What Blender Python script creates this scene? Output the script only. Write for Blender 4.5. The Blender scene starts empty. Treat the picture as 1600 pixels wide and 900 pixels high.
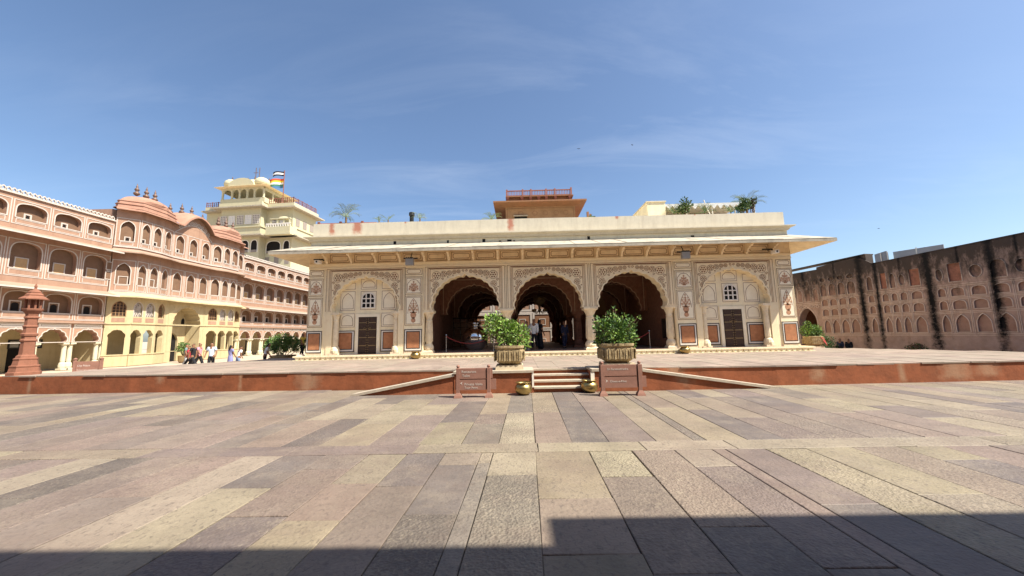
import bpy, bmesh, math, random
from math import sin, cos, pi, sqrt, radians, atan2, atan, hypot
from mathutils import Vector, Matrix

R = random.Random(11)
SC = bpy.context.scene
COL = SC.collection

# ------------------------------------------------------------------ camera
F_PX, V_HOR, ROLL, YAW, EYE = 580.0, 522.0, 0.0205, radians(1.0), 1.75
pitch = atan((V_HOR - 450) / F_PX)
fw = Vector((-sin(YAW) * cos(pitch), cos(YAW) * cos(pitch), sin(pitch)))
r0 = Vector((cos(YAW), sin(YAW), 0)); u0 = r0.cross(fw)
rt = r0 * cos(ROLL) - u0 * sin(ROLL); up = u0 * cos(ROLL) + r0 * sin(ROLL)
cam_d = bpy.data.cameras.new("camera"); cam = bpy.data.objects.new("camera", cam_d); COL.objects.link(cam)
mw = Matrix.Identity(4)
for i, ax in enumerate((rt, up, -fw)):
    for k in range(3): mw[k][i] = ax[k]
mw.translation = Vector((0, 0, EYE))
cam.matrix_world = mw
cam_d.sensor_width = 36.0; cam_d.lens = F_PX / 1600 * 36.0
cam_d.clip_start = 0.05; cam_d.clip_end = 3000
SC.camera = cam

# ------------------------------------------------------------------ sun, sky, exposure
SUN = Vector((-0.67, 0.29, -1.0)).normalized()          # the way the light travels
elev = math.asin(-SUN.z); azim = atan2(-SUN.x, -SUN.y)
sl = bpy.data.lights.new("sun", 'SUN'); sl.energy = 5.0; sl.angle = radians(0.55); sl.color = (1.0, 0.94, 0.82)
so = bpy.data.objects.new("sun", sl); COL.objects.link(so)
so.rotation_euler = SUN.to_track_quat('-Z', 'Y').to_euler(); so.location = (30, -20, 60)
SC.view_settings.view_transform = 'Standard'; SC.view_settings.look = 'None'
SC.view_settings.exposure = 1.03; SC.view_settings.gamma = 1.0

W = bpy.data.worlds.new("World"); SC.world = W; W.use_nodes = True
nt = W.node_tree; N = nt.nodes; L = nt.links
bg = N["Background"]; bg.inputs["Strength"].default_value = 0.085
sky = N.new("ShaderNodeTexSky"); sky.sky_type = 'NISHITA'; sky.sun_disc = False
sky.sun_elevation = elev; sky.sun_rotation = azim; sky.altitude = 400; sky.air_density = 1.0; sky.dust_density = 1.9; sky.ozone_density = 1.6
tc = N.new("ShaderNodeTexCoord")
sep = N.new("ShaderNodeSeparateXYZ"); L.new(tc.outputs["Generated"], sep.inputs[0])
mz = N.new("ShaderNodeMath"); mz.operation = 'ADD'; mz.inputs[1].default_value = 0.12; L.new(sep.outputs["Z"], mz.inputs[0])
dv = N.new("ShaderNodeVectorMath"); dv.operation = 'DIVIDE'
cmb = N.new("ShaderNodeCombineXYZ")
for k in range(3): L.new(mz.outputs[0], cmb.inputs[k])
L.new(tc.outputs["Generated"], dv.inputs[0]); L.new(cmb.outputs[0], dv.inputs[1])
mp = N.new("ShaderNodeMapping"); mp.inputs["Location"].default_value = (3.7, 1.3, 0); mp.inputs["Rotation"].default_value = (0, 0, radians(-24)); mp.inputs["Scale"].default_value = (0.55, 1.9, 0.0)
L.new(dv.outputs[0], mp.inputs[0])
n1 = N.new("ShaderNodeTexNoise"); n1.inputs["Scale"].default_value = 1.5; n1.inputs["Detail"].default_value = 9; n1.inputs["Roughness"].default_value = 0.62; n1.inputs["Distortion"].default_value = 0.9
L.new(mp.outputs[0], n1.inputs[0])
n2 = N.new("ShaderNodeTexNoise"); n2.inputs["Scale"].default_value = 0.55; n2.inputs["Detail"].default_value = 3
L.new(dv.outputs[0], n2.inputs[0])
r1 = N.new("ShaderNodeMapRange"); r1.inputs["From Min"].default_value = 0.47; r1.inputs["From Max"].default_value = 0.80; r1.inputs["To Max"].default_value = 0.12; L.new(n1.outputs["Fac"], r1.inputs[0])
r2 = N.new("ShaderNodeMapRange"); r2.inputs["From Min"].default_value = 0.40; r2.inputs["From Max"].default_value = 0.66; L.new(n2.outputs["Fac"], r2.inputs[0])
mm = N.new("ShaderNodeMath"); mm.operation = 'MULTIPLY'; L.new(r1.outputs[0], mm.inputs[0]); L.new(r2.outputs[0], mm.inputs[1])
mx = N.new("ShaderNodeMix"); mx.data_type = 'RGBA'; L.new(mm.outputs[0], mx.inputs[0])
SKYTINT = N.new("ShaderNodeMix"); SKYTINT.data_type = 'RGBA'; SKYTINT.blend_type = 'MULTIPLY'; SKYTINT.inputs[0].default_value = 1.0
SKYTINT.inputs[7].default_value = (0.99, 1.05, 1.10, 1)
L.new(sky.outputs[0], SKYTINT.inputs[6])
L.new(SKYTINT.outputs[2], mx.inputs[6]); mx.inputs[7].default_value = (7.5, 7.9, 8.6, 1)
L.new(mx.outputs[2], bg.inputs["Color"])

# ------------------------------------------------------------------ materials (world-position textures: colour, grain, wear)
def mat(name, col, rough=0.85, var=0.14, scale=2.5, bump=0.25, bscale=30.0, dirt=None, dscale=1.2, damt=0.5, streak=False,
        tint=False, metal=0.0, spec=0.3, chisel=0.0, extra=None, trans=0.0):
    m = bpy.data.materials.new(name); m.use_nodes = True
    t = m.node_tree; n = t.nodes; l = t.links
    b = n["Principled BSDF"]
    b.inputs["Roughness"].default_value = rough; b.inputs["Metallic"].default_value = metal
    b.inputs["Specular IOR Level"].default_value = spec
    g = n.new("ShaderNodeNewGeometry")
    pos = g.outputs["Position"]
    nz = n.new("ShaderNodeTexNoise"); nz.inputs["Scale"].default_value = scale; nz.inputs["Detail"].default_value = 6; nz.inputs["Roughness"].default_value = 0.65
    l.new(pos, nz.inputs[0])
    mr = n.new("ShaderNodeMapRange"); mr.inputs["From Min"].default_value = 0.3; mr.inputs["From Max"].default_value = 0.7
    mr.inputs["To Min"].default_value = 1 - var; mr.inputs["To Max"].default_value = 1 + var; l.new(nz.outputs["Fac"], mr.inputs[0])
    mul = n.new("ShaderNodeMix"); mul.data_type = 'RGBA'; mul.blend_type = 'MULTIPLY'; mul.inputs[0].default_value = 1
    mul.inputs[6].default_value = (*col, 1); l.new(mr.outputs[0], mul.inputs[7])
    out = mul.outputs[2]
    if tint:
        oi = n.new("ShaderNodeObjectInfo")
        l.new(oi.outputs["Color"], mul.inputs[6])
    if dirt:
        dn = n.new("ShaderNodeTexNoise"); dn.inputs["Scale"].default_value = dscale; dn.inputs["Detail"].default_value = 8; dn.inputs["Roughness"].default_value = 0.7
        if streak:
            vm = n.new("ShaderNodeVectorMath"); vm.operation = 'MULTIPLY'; vm.inputs[1].default_value = (3.0, 3.0, 0.35); l.new(pos, vm.inputs[0]); l.new(vm.outputs[0], dn.inputs[0])
        else: l.new(pos, dn.inputs[0])
        dr = n.new("ShaderNodeMapRange"); dr.inputs["From Min"].default_value = 0.48; dr.inputs["From Max"].default_value = 0.72; dr.inputs["To Max"].default_value = damt
        l.new(dn.outputs["Fac"], dr.inputs[0])
        dm = n.new("ShaderNodeMix"); dm.data_type = 'RGBA'; l.new(dr.outputs[0], dm.inputs[0]); l.new(out, dm.inputs[6]); dm.inputs[7].default_value = (*dirt, 1)
        out = dm.outputs[2]
    if extra: out = extra(n, l, pos, out)
    l.new(out, b.inputs["Base Color"])
    if bump > 0:
        bn = n.new("ShaderNodeTexNoise"); bn.inputs["Scale"].default_value = bscale; bn.inputs["Detail"].default_value = 5; l.new(pos, bn.inputs[0])
        bp = n.new("ShaderNodeBump"); bp.inputs["Strength"].default_value = bump; bp.inputs["Distance"].default_value = 0.02
        l.new(bn.outputs["Fac"], bp.inputs["Height"])
        if chisel:
            vr = n.new("ShaderNodeTexVoronoi"); vr.inputs["Scale"].default_value = 34
            wv = n.new("ShaderNodeVectorMath"); wv.operation = 'ADD'
            sc_ = n.new("ShaderNodeVectorMath"); sc_.operation = 'SCALE'; sc_.inputs["Scale"].default_value = 0.12
            l.new(nz.outputs["Color"], sc_.inputs[0]); l.new(pos, wv.inputs[0]); l.new(sc_.outputs[0], wv.inputs[1])
            l.new(wv.outputs[0], vr.inputs[0])
            oi2 = n.new("ShaderNodeObjectInfo")
            pw = n.new("ShaderNodeMath"); pw.operation = 'POWER'; pw.inputs[1].default_value = 1.6; l.new(oi2.outputs["Random"], pw.inputs[0])
            cs = n.new("ShaderNodeMath"); cs.operation = 'MULTIPLY'; cs.inputs[1].default_value = chisel; l.new(pw.outputs[0], cs.inputs[0])
            b2 = n.new("ShaderNodeBump"); b2.inputs["Distance"].default_value = 0.015
            l.new(cs.outputs[0], b2.inputs["Strength"]); l.new(vr.outputs["Distance"], b2.inputs["Height"]); l.new(bp.outputs[0], b2.inputs["Normal"])
            l.new(b2.outputs[0], b.inputs["Normal"])
        else: l.new(bp.outputs[0], b.inputs["Normal"])
    return m

def streak_mask(n, l, pos, axis, items, soft=0.5):
    """Stains with a shape of their own: each (centre, half width, top, length) runs down from its top edge."""
    s = n.new("ShaderNodeSeparateXYZ"); l.new(pos, s.inputs[0])
    wob = n.new("ShaderNodeTexNoise"); wob.inputs["Scale"].default_value = 3.5; wob.inputs["Detail"].default_value = 7; wob.inputs["Roughness"].default_value = 0.75; l.new(pos, wob.inputs[0])
    tot = None
    def op(o, a, b_=None):
        k = n.new("ShaderNodeMath"); k.operation = o
        for i, q in enumerate((a, b_)):
            if q is None: continue
            if isinstance(q, (int, float)): k.inputs[i].default_value = q
            else: l.new(q, k.inputs[i])
        return k.outputs[0]
    w0 = op('SUBTRACT', wob.outputs["Fac"], 0.5)
    for (c, hw, top, ln) in items:
        d = op('ABSOLUTE', op('SUBTRACT', s.outputs[axis], c))
        d = op('ADD', op('DIVIDE', d, hw), op('MULTIPLY', w0, 3.2))
        across = n.new("ShaderNodeMapRange"); across.inputs["From Min"].default_value = 1.0 + soft; across.inputs["From Max"].default_value = 1.0 - soft; l.new(d, across.inputs[0])
        dz = op('ADD', op('DIVIDE', op('SUBTRACT', top, s.outputs["Z"]), ln), op('MULTIPLY', w0, 1.0))
        down = n.new("ShaderNodeMapRange"); down.inputs["From Min"].default_value = 1.0; down.inputs["From Max"].default_value = 0.6; l.new(dz, down.inputs[0])
        v = op('MULTIPLY', across.outputs[0], down.outputs[0])
        tot = v if tot is None else op('MAXIMUM', tot, v)
    return tot

def mixcol(n, l, fac, a, colr):
    k = n.new("ShaderNodeMix"); k.data_type = 'RGBA'; l.new(fac, k.inputs[0]); l.new(a, k.inputs[6]); k.inputs[7].default_value = (*colr, 1)
    return k.outputs[2]

def rust(n, l, pos, out):
    f = streak_mask(n, l, pos, "X", [(-10.15, .13, 8.0, .75), (-8.75, .20, 8.0, .7), (-0.35, .14, 8.0, .75), (5.4, .07, 8.0, .2), (-6.1, .04, 8.0, .15), (9.6, .05, 8.0, .12)])
    return mixcol(n, l, f, out, (.46, .20, .13))

def wall_weather(n, l, pos, out):
    s = n.new("ShaderNodeSeparateXYZ"); l.new(pos, s.inputs[0])
    v = n.new("ShaderNodeVectorMath"); v.operation = 'MULTIPLY'; v.inputs[1].default_value = (1.5, 1.5, 0.55); l.new(pos, v.inputs[0])
    a = n.new("ShaderNodeTexNoise"); a.inputs["Scale"].default_value = 1.9; a.inputs["Detail"].default_value = 10; a.inputs["Roughness"].default_value = 0.78; l.new(v.outputs[0], a.inputs[0])
    h = n.new("ShaderNodeMapRange"); h.inputs["From Min"].default_value = 3.2; h.inputs["From Max"].default_value = 6.0; h.inputs["To Min"].default_value = -0.10; h.inputs["To Max"].default_value = 0.30; l.new(s.outputs["Z"], h.inputs[0])
    ad = n.new("ShaderNodeMath"); ad.operation = 'ADD'; l.new(a.outputs["Fac"], ad.inputs[0]); l.new(h.outputs[0], ad.inputs[1])
    m = n.new("ShaderNodeMapRange"); m.inputs["From Min"].default_value = 0.46; m.inputs["From Max"].default_value = 0.72; m.inputs["To Max"].default_value = 0.93; l.new(ad.outputs[0], m.inputs[0])
    out = mixcol(n, l, m.outputs[0], out, (.040, .031, .026))
    f = streak_mask(n, l, pos, "Y", [(25.1, .17, 7.2, 9), (24.2, .11, 7.2, 9), (21.62, .19, 7.2, 9), (19.12, .15, 7.2, 9), (15.2, .15, 7.2, 9), (29.1, .10, 7.2, 3), (20.3, .05, 7.2, 3.2), (22.9, .06, 7.2, 2.6), (18.2, .06, 7.2, 3.4), (26.7, .06, 7.2, 2.4)], soft=0.7)
    return mixcol(n, l, f, out, (.010, .009, .009))

def flecks(n, l, pos, out):
    """pale tool marks and flakes of the hand-dressed stone, stronger on some slabs than on others"""
    v = n.new("ShaderNodeVectorMath"); v.operation = 'MULTIPLY'; v.inputs[1].default_value = (9, 6, 9); l.new(pos, v.inputs[0])
    a = n.new("ShaderNodeTexNoise"); a.inputs["Scale"].default_value = 2.6; a.inputs["Detail"].default_value = 4; a.inputs["Roughness"].default_value = .6; a.inputs["Distortion"].default_value = 1.0; l.new(v.outputs[0], a.inputs[0])
    big = n.new("ShaderNodeTexNoise"); big.inputs["Scale"].default_value = .9; big.inputs["Detail"].default_value = 4; l.new(pos, big.inputs[0])
    oi = n.new("ShaderNodeObjectInfo")
    m = n.new("ShaderNodeMapRange"); m.inputs["From Min"].default_value = .52; m.inputs["From Max"].default_value = .68; l.new(a.outputs["Fac"], m.inputs[0])
    k = n.new("ShaderNodeMath"); k.operation = 'MULTIPLY'; l.new(m.outputs[0], k.inputs[0]); l.new(oi.outputs["Random"], k.inputs[1])
    b2 = n.new("ShaderNodeMapRange"); b2.inputs["From Min"].default_value = .35; b2.inputs["From Max"].default_value = .65; b2.inputs["To Max"].default_value = .75; l.new(big.outputs["Fac"], b2.inputs[0])
    k2 = n.new("ShaderNodeMath"); k2.operation = 'MULTIPLY'; l.new(k.outputs[0], k2.inputs[0]); l.new(b2.outputs[0], k2.inputs[1])
    out = mixcol(n, l, k2.outputs[0], out, (.33, .275, .20))
    d = n.new("ShaderNodeMapRange"); d.inputs["From Min"].default_value = .46; d.inputs["From Max"].default_value = .34; d.inputs["To Max"].default_value = .6; l.new(a.outputs["Fac"], d.inputs[0])
    out = mixcol(n, l, d.outputs[0], out, (.095, .075, .062))
    pk = n.new("ShaderNodeTexNoise"); pk.inputs["Scale"].default_value = .55; pk.inputs["Detail"].default_value = 7; pk.inputs["Roughness"].default_value = .7; l.new(pos, pk.inputs[0])
    pr_ = n.new("ShaderNodeMapRange"); pr_.inputs["From Min"].default_value = .48; pr_.inputs["From Max"].default_value = .66; pr_.inputs["To Max"].default_value = .5; l.new(pk.outputs["Fac"], pr_.inputs[0])
    return mixcol(n, l, pr_.outputs[0], out, (.165, .120, .096))

def scuffs(n, l, pos, out):
    f = streak_mask(n, l, pos, "X", [(13.6, .35, .42, .4), (14.6, .25, .45, .35), (9.3, .18, .6, .55), (4.9, .2, .6, .5), (-17.6, .06, .6, .8), (-9.6, .05, .6, .7), (11.9, .08, .6, .7), (-12.5, .10, .6, .35), (-7.2, .3, .25, .3)], soft=.8)
    k = n.new("ShaderNodeMath"); k.operation = 'MULTIPLY'; k.inputs[1].default_value = .55; l.new(f, k.inputs[0])
    return mixcol(n, l, k.outputs[0], out, (.40, .27, .17))

M = {}
M['cream'] = mat('cream_plaster', (.88, .77, .525), var=.07, dirt=(.55, .40, .24), dscale=1.1, damt=.32, streak=True, bump=.12)
M['cream_arch'] = mat('cream_carved_plaster', (.87, .735, .49), var=.10, dirt=(.5, .33, .18), dscale=2.5, damt=.4, bump=.2)
M['panel'] = mat('pale_panel_plaster', (.88, .795, .60), var=.06, dirt=(.62, .50, .34), dscale=1.5, damt=.25, bump=.1)
M['line'] = mat('brown_painted_line', (.22, .10, .05), var=.25, bump=0)
M['motif'] = mat('faded_red_paint', (.50, .27, .155), var=.35, scale=9, bump=0)
M['eave_under'] = mat('ochre_eave_plaster', (.80, .65, .43), var=.1, dirt=(.42, .25, .1), dscale=1.5, damt=.4, bump=.1)
M['eave_top'] = mat('weathered_lime_slab', (.41, .36, .28), var=.1, dirt=(.17, .145, .115), dscale=2.2, damt=.75, bump=.3)
M['parapet'] = mat('cream_parapet_plaster', (0.635, 0.567, 0.432), var=.07, dirt=(.36, .29, .20), dscale=1.4, damt=.35, streak=True, bump=.15, extra=rust)
M['white'] = mat('white_limewash', (0.779, 0.731, 0.646), var=.06, bump=.08)
M['white_pink'] = mat('white_painted_trim', (0.51, 0.453, 0.399), var=.08, bump=.05)
M['red_slab'] = mat('red_sandstone_slab', (.40, .175, .085), var=.2, scale=5, bump=.15, dirt=(.5, .25, .12), dscale=3, damt=.5)
M['black_line'] = mat('black_marble_line', (.05, .04, .035), var=.2, bump=0)
M['dark_wood'] = mat('dark_door_wood', (.055, .032, .022), rough=.55, var=.3, scale=12, bump=.2)
M['brass'] = mat('brass', (.46, .34, .14), rough=.38, var=.15, scale=6, metal=1.0, bump=.06, bscale=14, dirt=(.30, .18, .05), dscale=5, damt=.5)
M['brass_dull'] = mat('dull_brass_strip', (.30, .22, .12), rough=.45, var=.2, metal=.7, bump=0)
M['dark'] = mat('dark_opening', (.012, .010, .009), rough=.9, var=.1, bump=0)
M['glass'] = mat('dusty_dark_glass', (.05, .05, .05), rough=.2, var=.2, spec=.5, bump=0)
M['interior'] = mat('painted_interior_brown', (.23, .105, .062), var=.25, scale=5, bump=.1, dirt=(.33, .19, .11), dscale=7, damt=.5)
M['interior_line'] = mat('pale_interior_outline', (.50, .34, .22), var=.15, bump=0)
M['int_floor'] = mat('worn_stone_floor', (.30, .21, .16), rough=.5, var=.15, bump=.05)
M['col_stone'] = mat('marble_column', (.78, .66, .46), rough=.6, var=.12, dirt=(.45, .30, .17), dscale=3, damt=.5, bump=.1)
M['ochre_red'] = mat('ochre_red_limewash', (.265, .085, .036), var=.28, scale=2.6, bump=.3, bscale=12, dirt=(.25, .09, .042), dscale=1.5, damt=.6, extra=scuffs)
M['pink'] = mat('pink_plaster', (.355, .218, .15), var=.08, dirt=(.22, .115, .075), dscale=.9, damt=.5, streak=True, bump=.1)
M['pink_dark'] = mat('terracotta_niche_plaster', (0.184, 0.108, 0.066), var=.12, scale=3, bump=.12, dirt=(.15, .085, .055), dscale=2, damt=.5)
M['pink_roof'] = mat('pink_dome_plaster', (.37, .205, .145), var=.12, dirt=(.30, .15, .1), dscale=1.3, damt=.5, bump=.15)
M['pale_pink'] = mat('pale_pink_chajja', (0.337, 0.227, 0.166), var=.10, dirt=(.35, .23, .17), dscale=1.6, damt=.5, bump=.15)
M['yellow'] = mat('pale_yellow_limewash', (0.492, 0.407, 0.238), var=.07, dirt=(.33, .24, .13), dscale=1, damt=.4, streak=True, bump=.1)
M['yellow_pale'] = mat('butter_yellow_limewash', (0.509, 0.468, 0.31), var=.06, dirt=(.6, .5, .3), dscale=.35, damt=.35, streak=True, bump=.05)
M['yellow_col'] = mat('cream_column_paint', (0.563, 0.513, 0.369), var=.06, bump=.05)
M['lattice'] = mat('grey_lattice', (0.272, 0.232, 0.2), var=.1, bump=0)
M['orange_wood'] = mat('orange_wood_shutter', (0.4, 0.192, 0.056), rough=.6, var=.2, scale=8, bump=.1)
M['tan_shutter'] = mat('tan_slatted_shutter', (0.464, 0.304, 0.152), rough=.7, var=.12, scale=6, bump=.1)
M['finial'] = mat('tarnished_finial_metal', (.16, .10, .075), rough=.5, var=.2, metal=.3, bump=0)
M['redstone'] = mat('red_sandstone', (0.231, 0.099, 0.061), var=.16, scale=6, bump=.2, dirt=(.26, .10, .06), dscale=5, damt=.5)
M['tower_red'] = mat('orange_red_plaster', (.225, .115, .062), var=.10, dirt=(.36, .14, .07), dscale=.6, damt=.4, bump=.05)
M['tower_tan'] = mat('tan_carved_plaster', (.28, .165, .085), var=.2, scale=1.2, bump=.1)
M['rail_red'] = mat('dark_red_railing_paint', (.23, .085, .06), rough=.6, var=.15, bump=0)
M['old_wall'] = mat('weathered_pink_wall', (.42, .30, .25), var=.2, scale=2, bump=.25, dirt=(.33, .19, .13), dscale=1.3, damt=.6, extra=wall_weather)
M['old_niche'] = mat('weathered_rust_niche', (.36, .225, .175), var=.2, scale=2, bump=.2, dirt=(.3, .14, .09), dscale=1.7, damt=.5, extra=wall_weather)
M['old_trim'] = mat('weathered_pale_trim', (.62, .50, .42), var=.2, scale=3, bump=.1, extra=wall_weather)
M['zinc'] = mat('grey_metal_sheet', (0.336, 0.376, 0.4), rough=.5, var=.12, metal=.3, bump=.05)
M['slab'] = mat('paving_stone', (.4, .3, .25), rough=.62, var=.22, scale=1.2, tint=True, bump=.5, bscale=26, chisel=.8, spec=.4, dirt=(.27, .22, .165), dscale=1.3, damt=.55, extra=flecks)
M['mortar'] = mat('dark_joint_earth', (.085, .066, .05), var=.2, bump=.1)
M['terr_beige'] = mat('terrace_beige_stone', (0.259, 0.211, 0.166), rough=.7, var=.16, scale=1.5, bump=.2, bscale=15, dirt=(.45, .30, .25), dscale=.9, damt=.5)
M['terr_pink'] = mat('terrace_pink_stone', (0.235, 0.18, 0.147), rough=.7, var=.16, scale=1.5, bump=.2, bscale=15, dirt=(.56, .45, .35), dscale=.9, damt=.5)
M['ground'] = mat('courtyard_ground', (.46, .37, .28), rough=.8, var=.2, scale=.6, bump=.2, dirt=(.32, .25, .21), dscale=.35, damt=.6)
M['tread'] = mat('worn_pale_tread', (.42, .36, .28), rough=.7, var=.15, scale=5, bump=.2, dirt=(.4, .3, .22), dscale=4, damt=.4)
M['planter'] = mat('carved_tan_stone', (.36, .27, .145), var=.3, scale=7, bump=.6, bscale=16, dirt=(.16, .11, .06), dscale=6, damt=.7)
M['planter_base'] = mat('pale_plinth_stone', (0.544, 0.448, 0.304), var=.12, scale=5, bump=.15)
M['soil'] = mat('dry_soil', (.10, .06, .035), var=.3, scale=20, bump=.4)
M['stem'] = mat('shrub_bark', (.16, .10, .06), var=.25, bump=.2)
M['leaf_a'] = mat('leaf_bright', (.21, .33, .055), rough=.5, var=.3, scale=9, bump=0, spec=.4)
M['leaf_b'] = mat('leaf_mid', (.115, .21, .04), rough=.5, var=.3, scale=9, bump=0, spec=.4)
M['leaf_c'] = mat('leaf_dark', (.055, .115, .03), rough=.55, var=.3, scale=9, bump=0, spec=.4)
M['palm'] = mat('palm_green', (.12, .17, .065), rough=.5, var=.3, bump=0)
M['palm_grey'] = mat('palm_grey_green', (.17, .21, .12), rough=.5, var=.3, bump=0)
M['sign'] = mat('pink_sandstone_sign', (0.264, 0.136, 0.1), var=.12, scale=6, bump=.12)
M['sign_text'] = mat('pale_sign_lettering', (.60, .52, .46), var=.05, bump=0)
M['skin'] = mat('brown_skin', (.26, .13, .075), rough=.55, var=.08, bump=0)
M['hair'] = mat('black_hair', (.012, .010, .009), rough=.45, var=.2, bump=0)
M['rope'] = mat('red_rope', (.30, .04, .035), rough=.7, var=.1, bump=0)
M['steel'] = mat('brushed_steel', (.55, .53, .50), rough=.3, var=.1, metal=1, bump=0)
M['silver'] = mat('polished_silver', (.72, .71, .69), rough=.12, var=.1, metal=1, bump=0)
M['grey_box'] = mat('grey_lamp_housing', (.30, .28, .25), rough=.6, var=.1, bump=0)
M['black_metal'] = mat('black_metal', (.02, .02, .02), rough=.5, var=.1, bump=0)
M['canvas'] = mat('white_awning_cloth', (0.64, 0.624, 0.592), var=.04, bump=0)
M['valance'] = mat('brown_valance_cloth', (.25, .17, .10), var=.15, bump=0)
M['bird'] = mat('dark_feathers', (.03, .03, .035), var=.1, bump=0)
for i, (nm, c) in enumerate({'red_cloth': (.36, .03, .05), 'black_cloth': (.018, .018, .022), 'pink_cloth': (.60, .26, .32), 'pale_blue_cloth': (.52, .60, .74),
      'violet_cloth': (.24, .24, .44), 'white_cloth': (.76, .78, .78), 'denim': (.22, .30, .45), 'grey_cloth': (.40, .42, .42), 'yellow_cloth': (.72, .58, .12),
      'navy_cloth': (.03, .035, .07), 'teal_cloth': (.16, .24, .24), 'shoe': (.05, .04, .035), 'white_shoe': (.75, .74, .72), 'flag_red': (.65, .08, .03), 'flag_yellow': (.75, .50, .04),
      'flag_white': (.78, .78, .76), 'flag_green': (.05, .16, .10), 'flag_blue': (.05, .14, .28), 'flag_black': (.02, .022, .04), 'photo_print': (.30, .30, .28)}.items()):
    M[nm] = mat(nm, c, rough=.85, var=.1, scale=14, bump=0)

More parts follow.
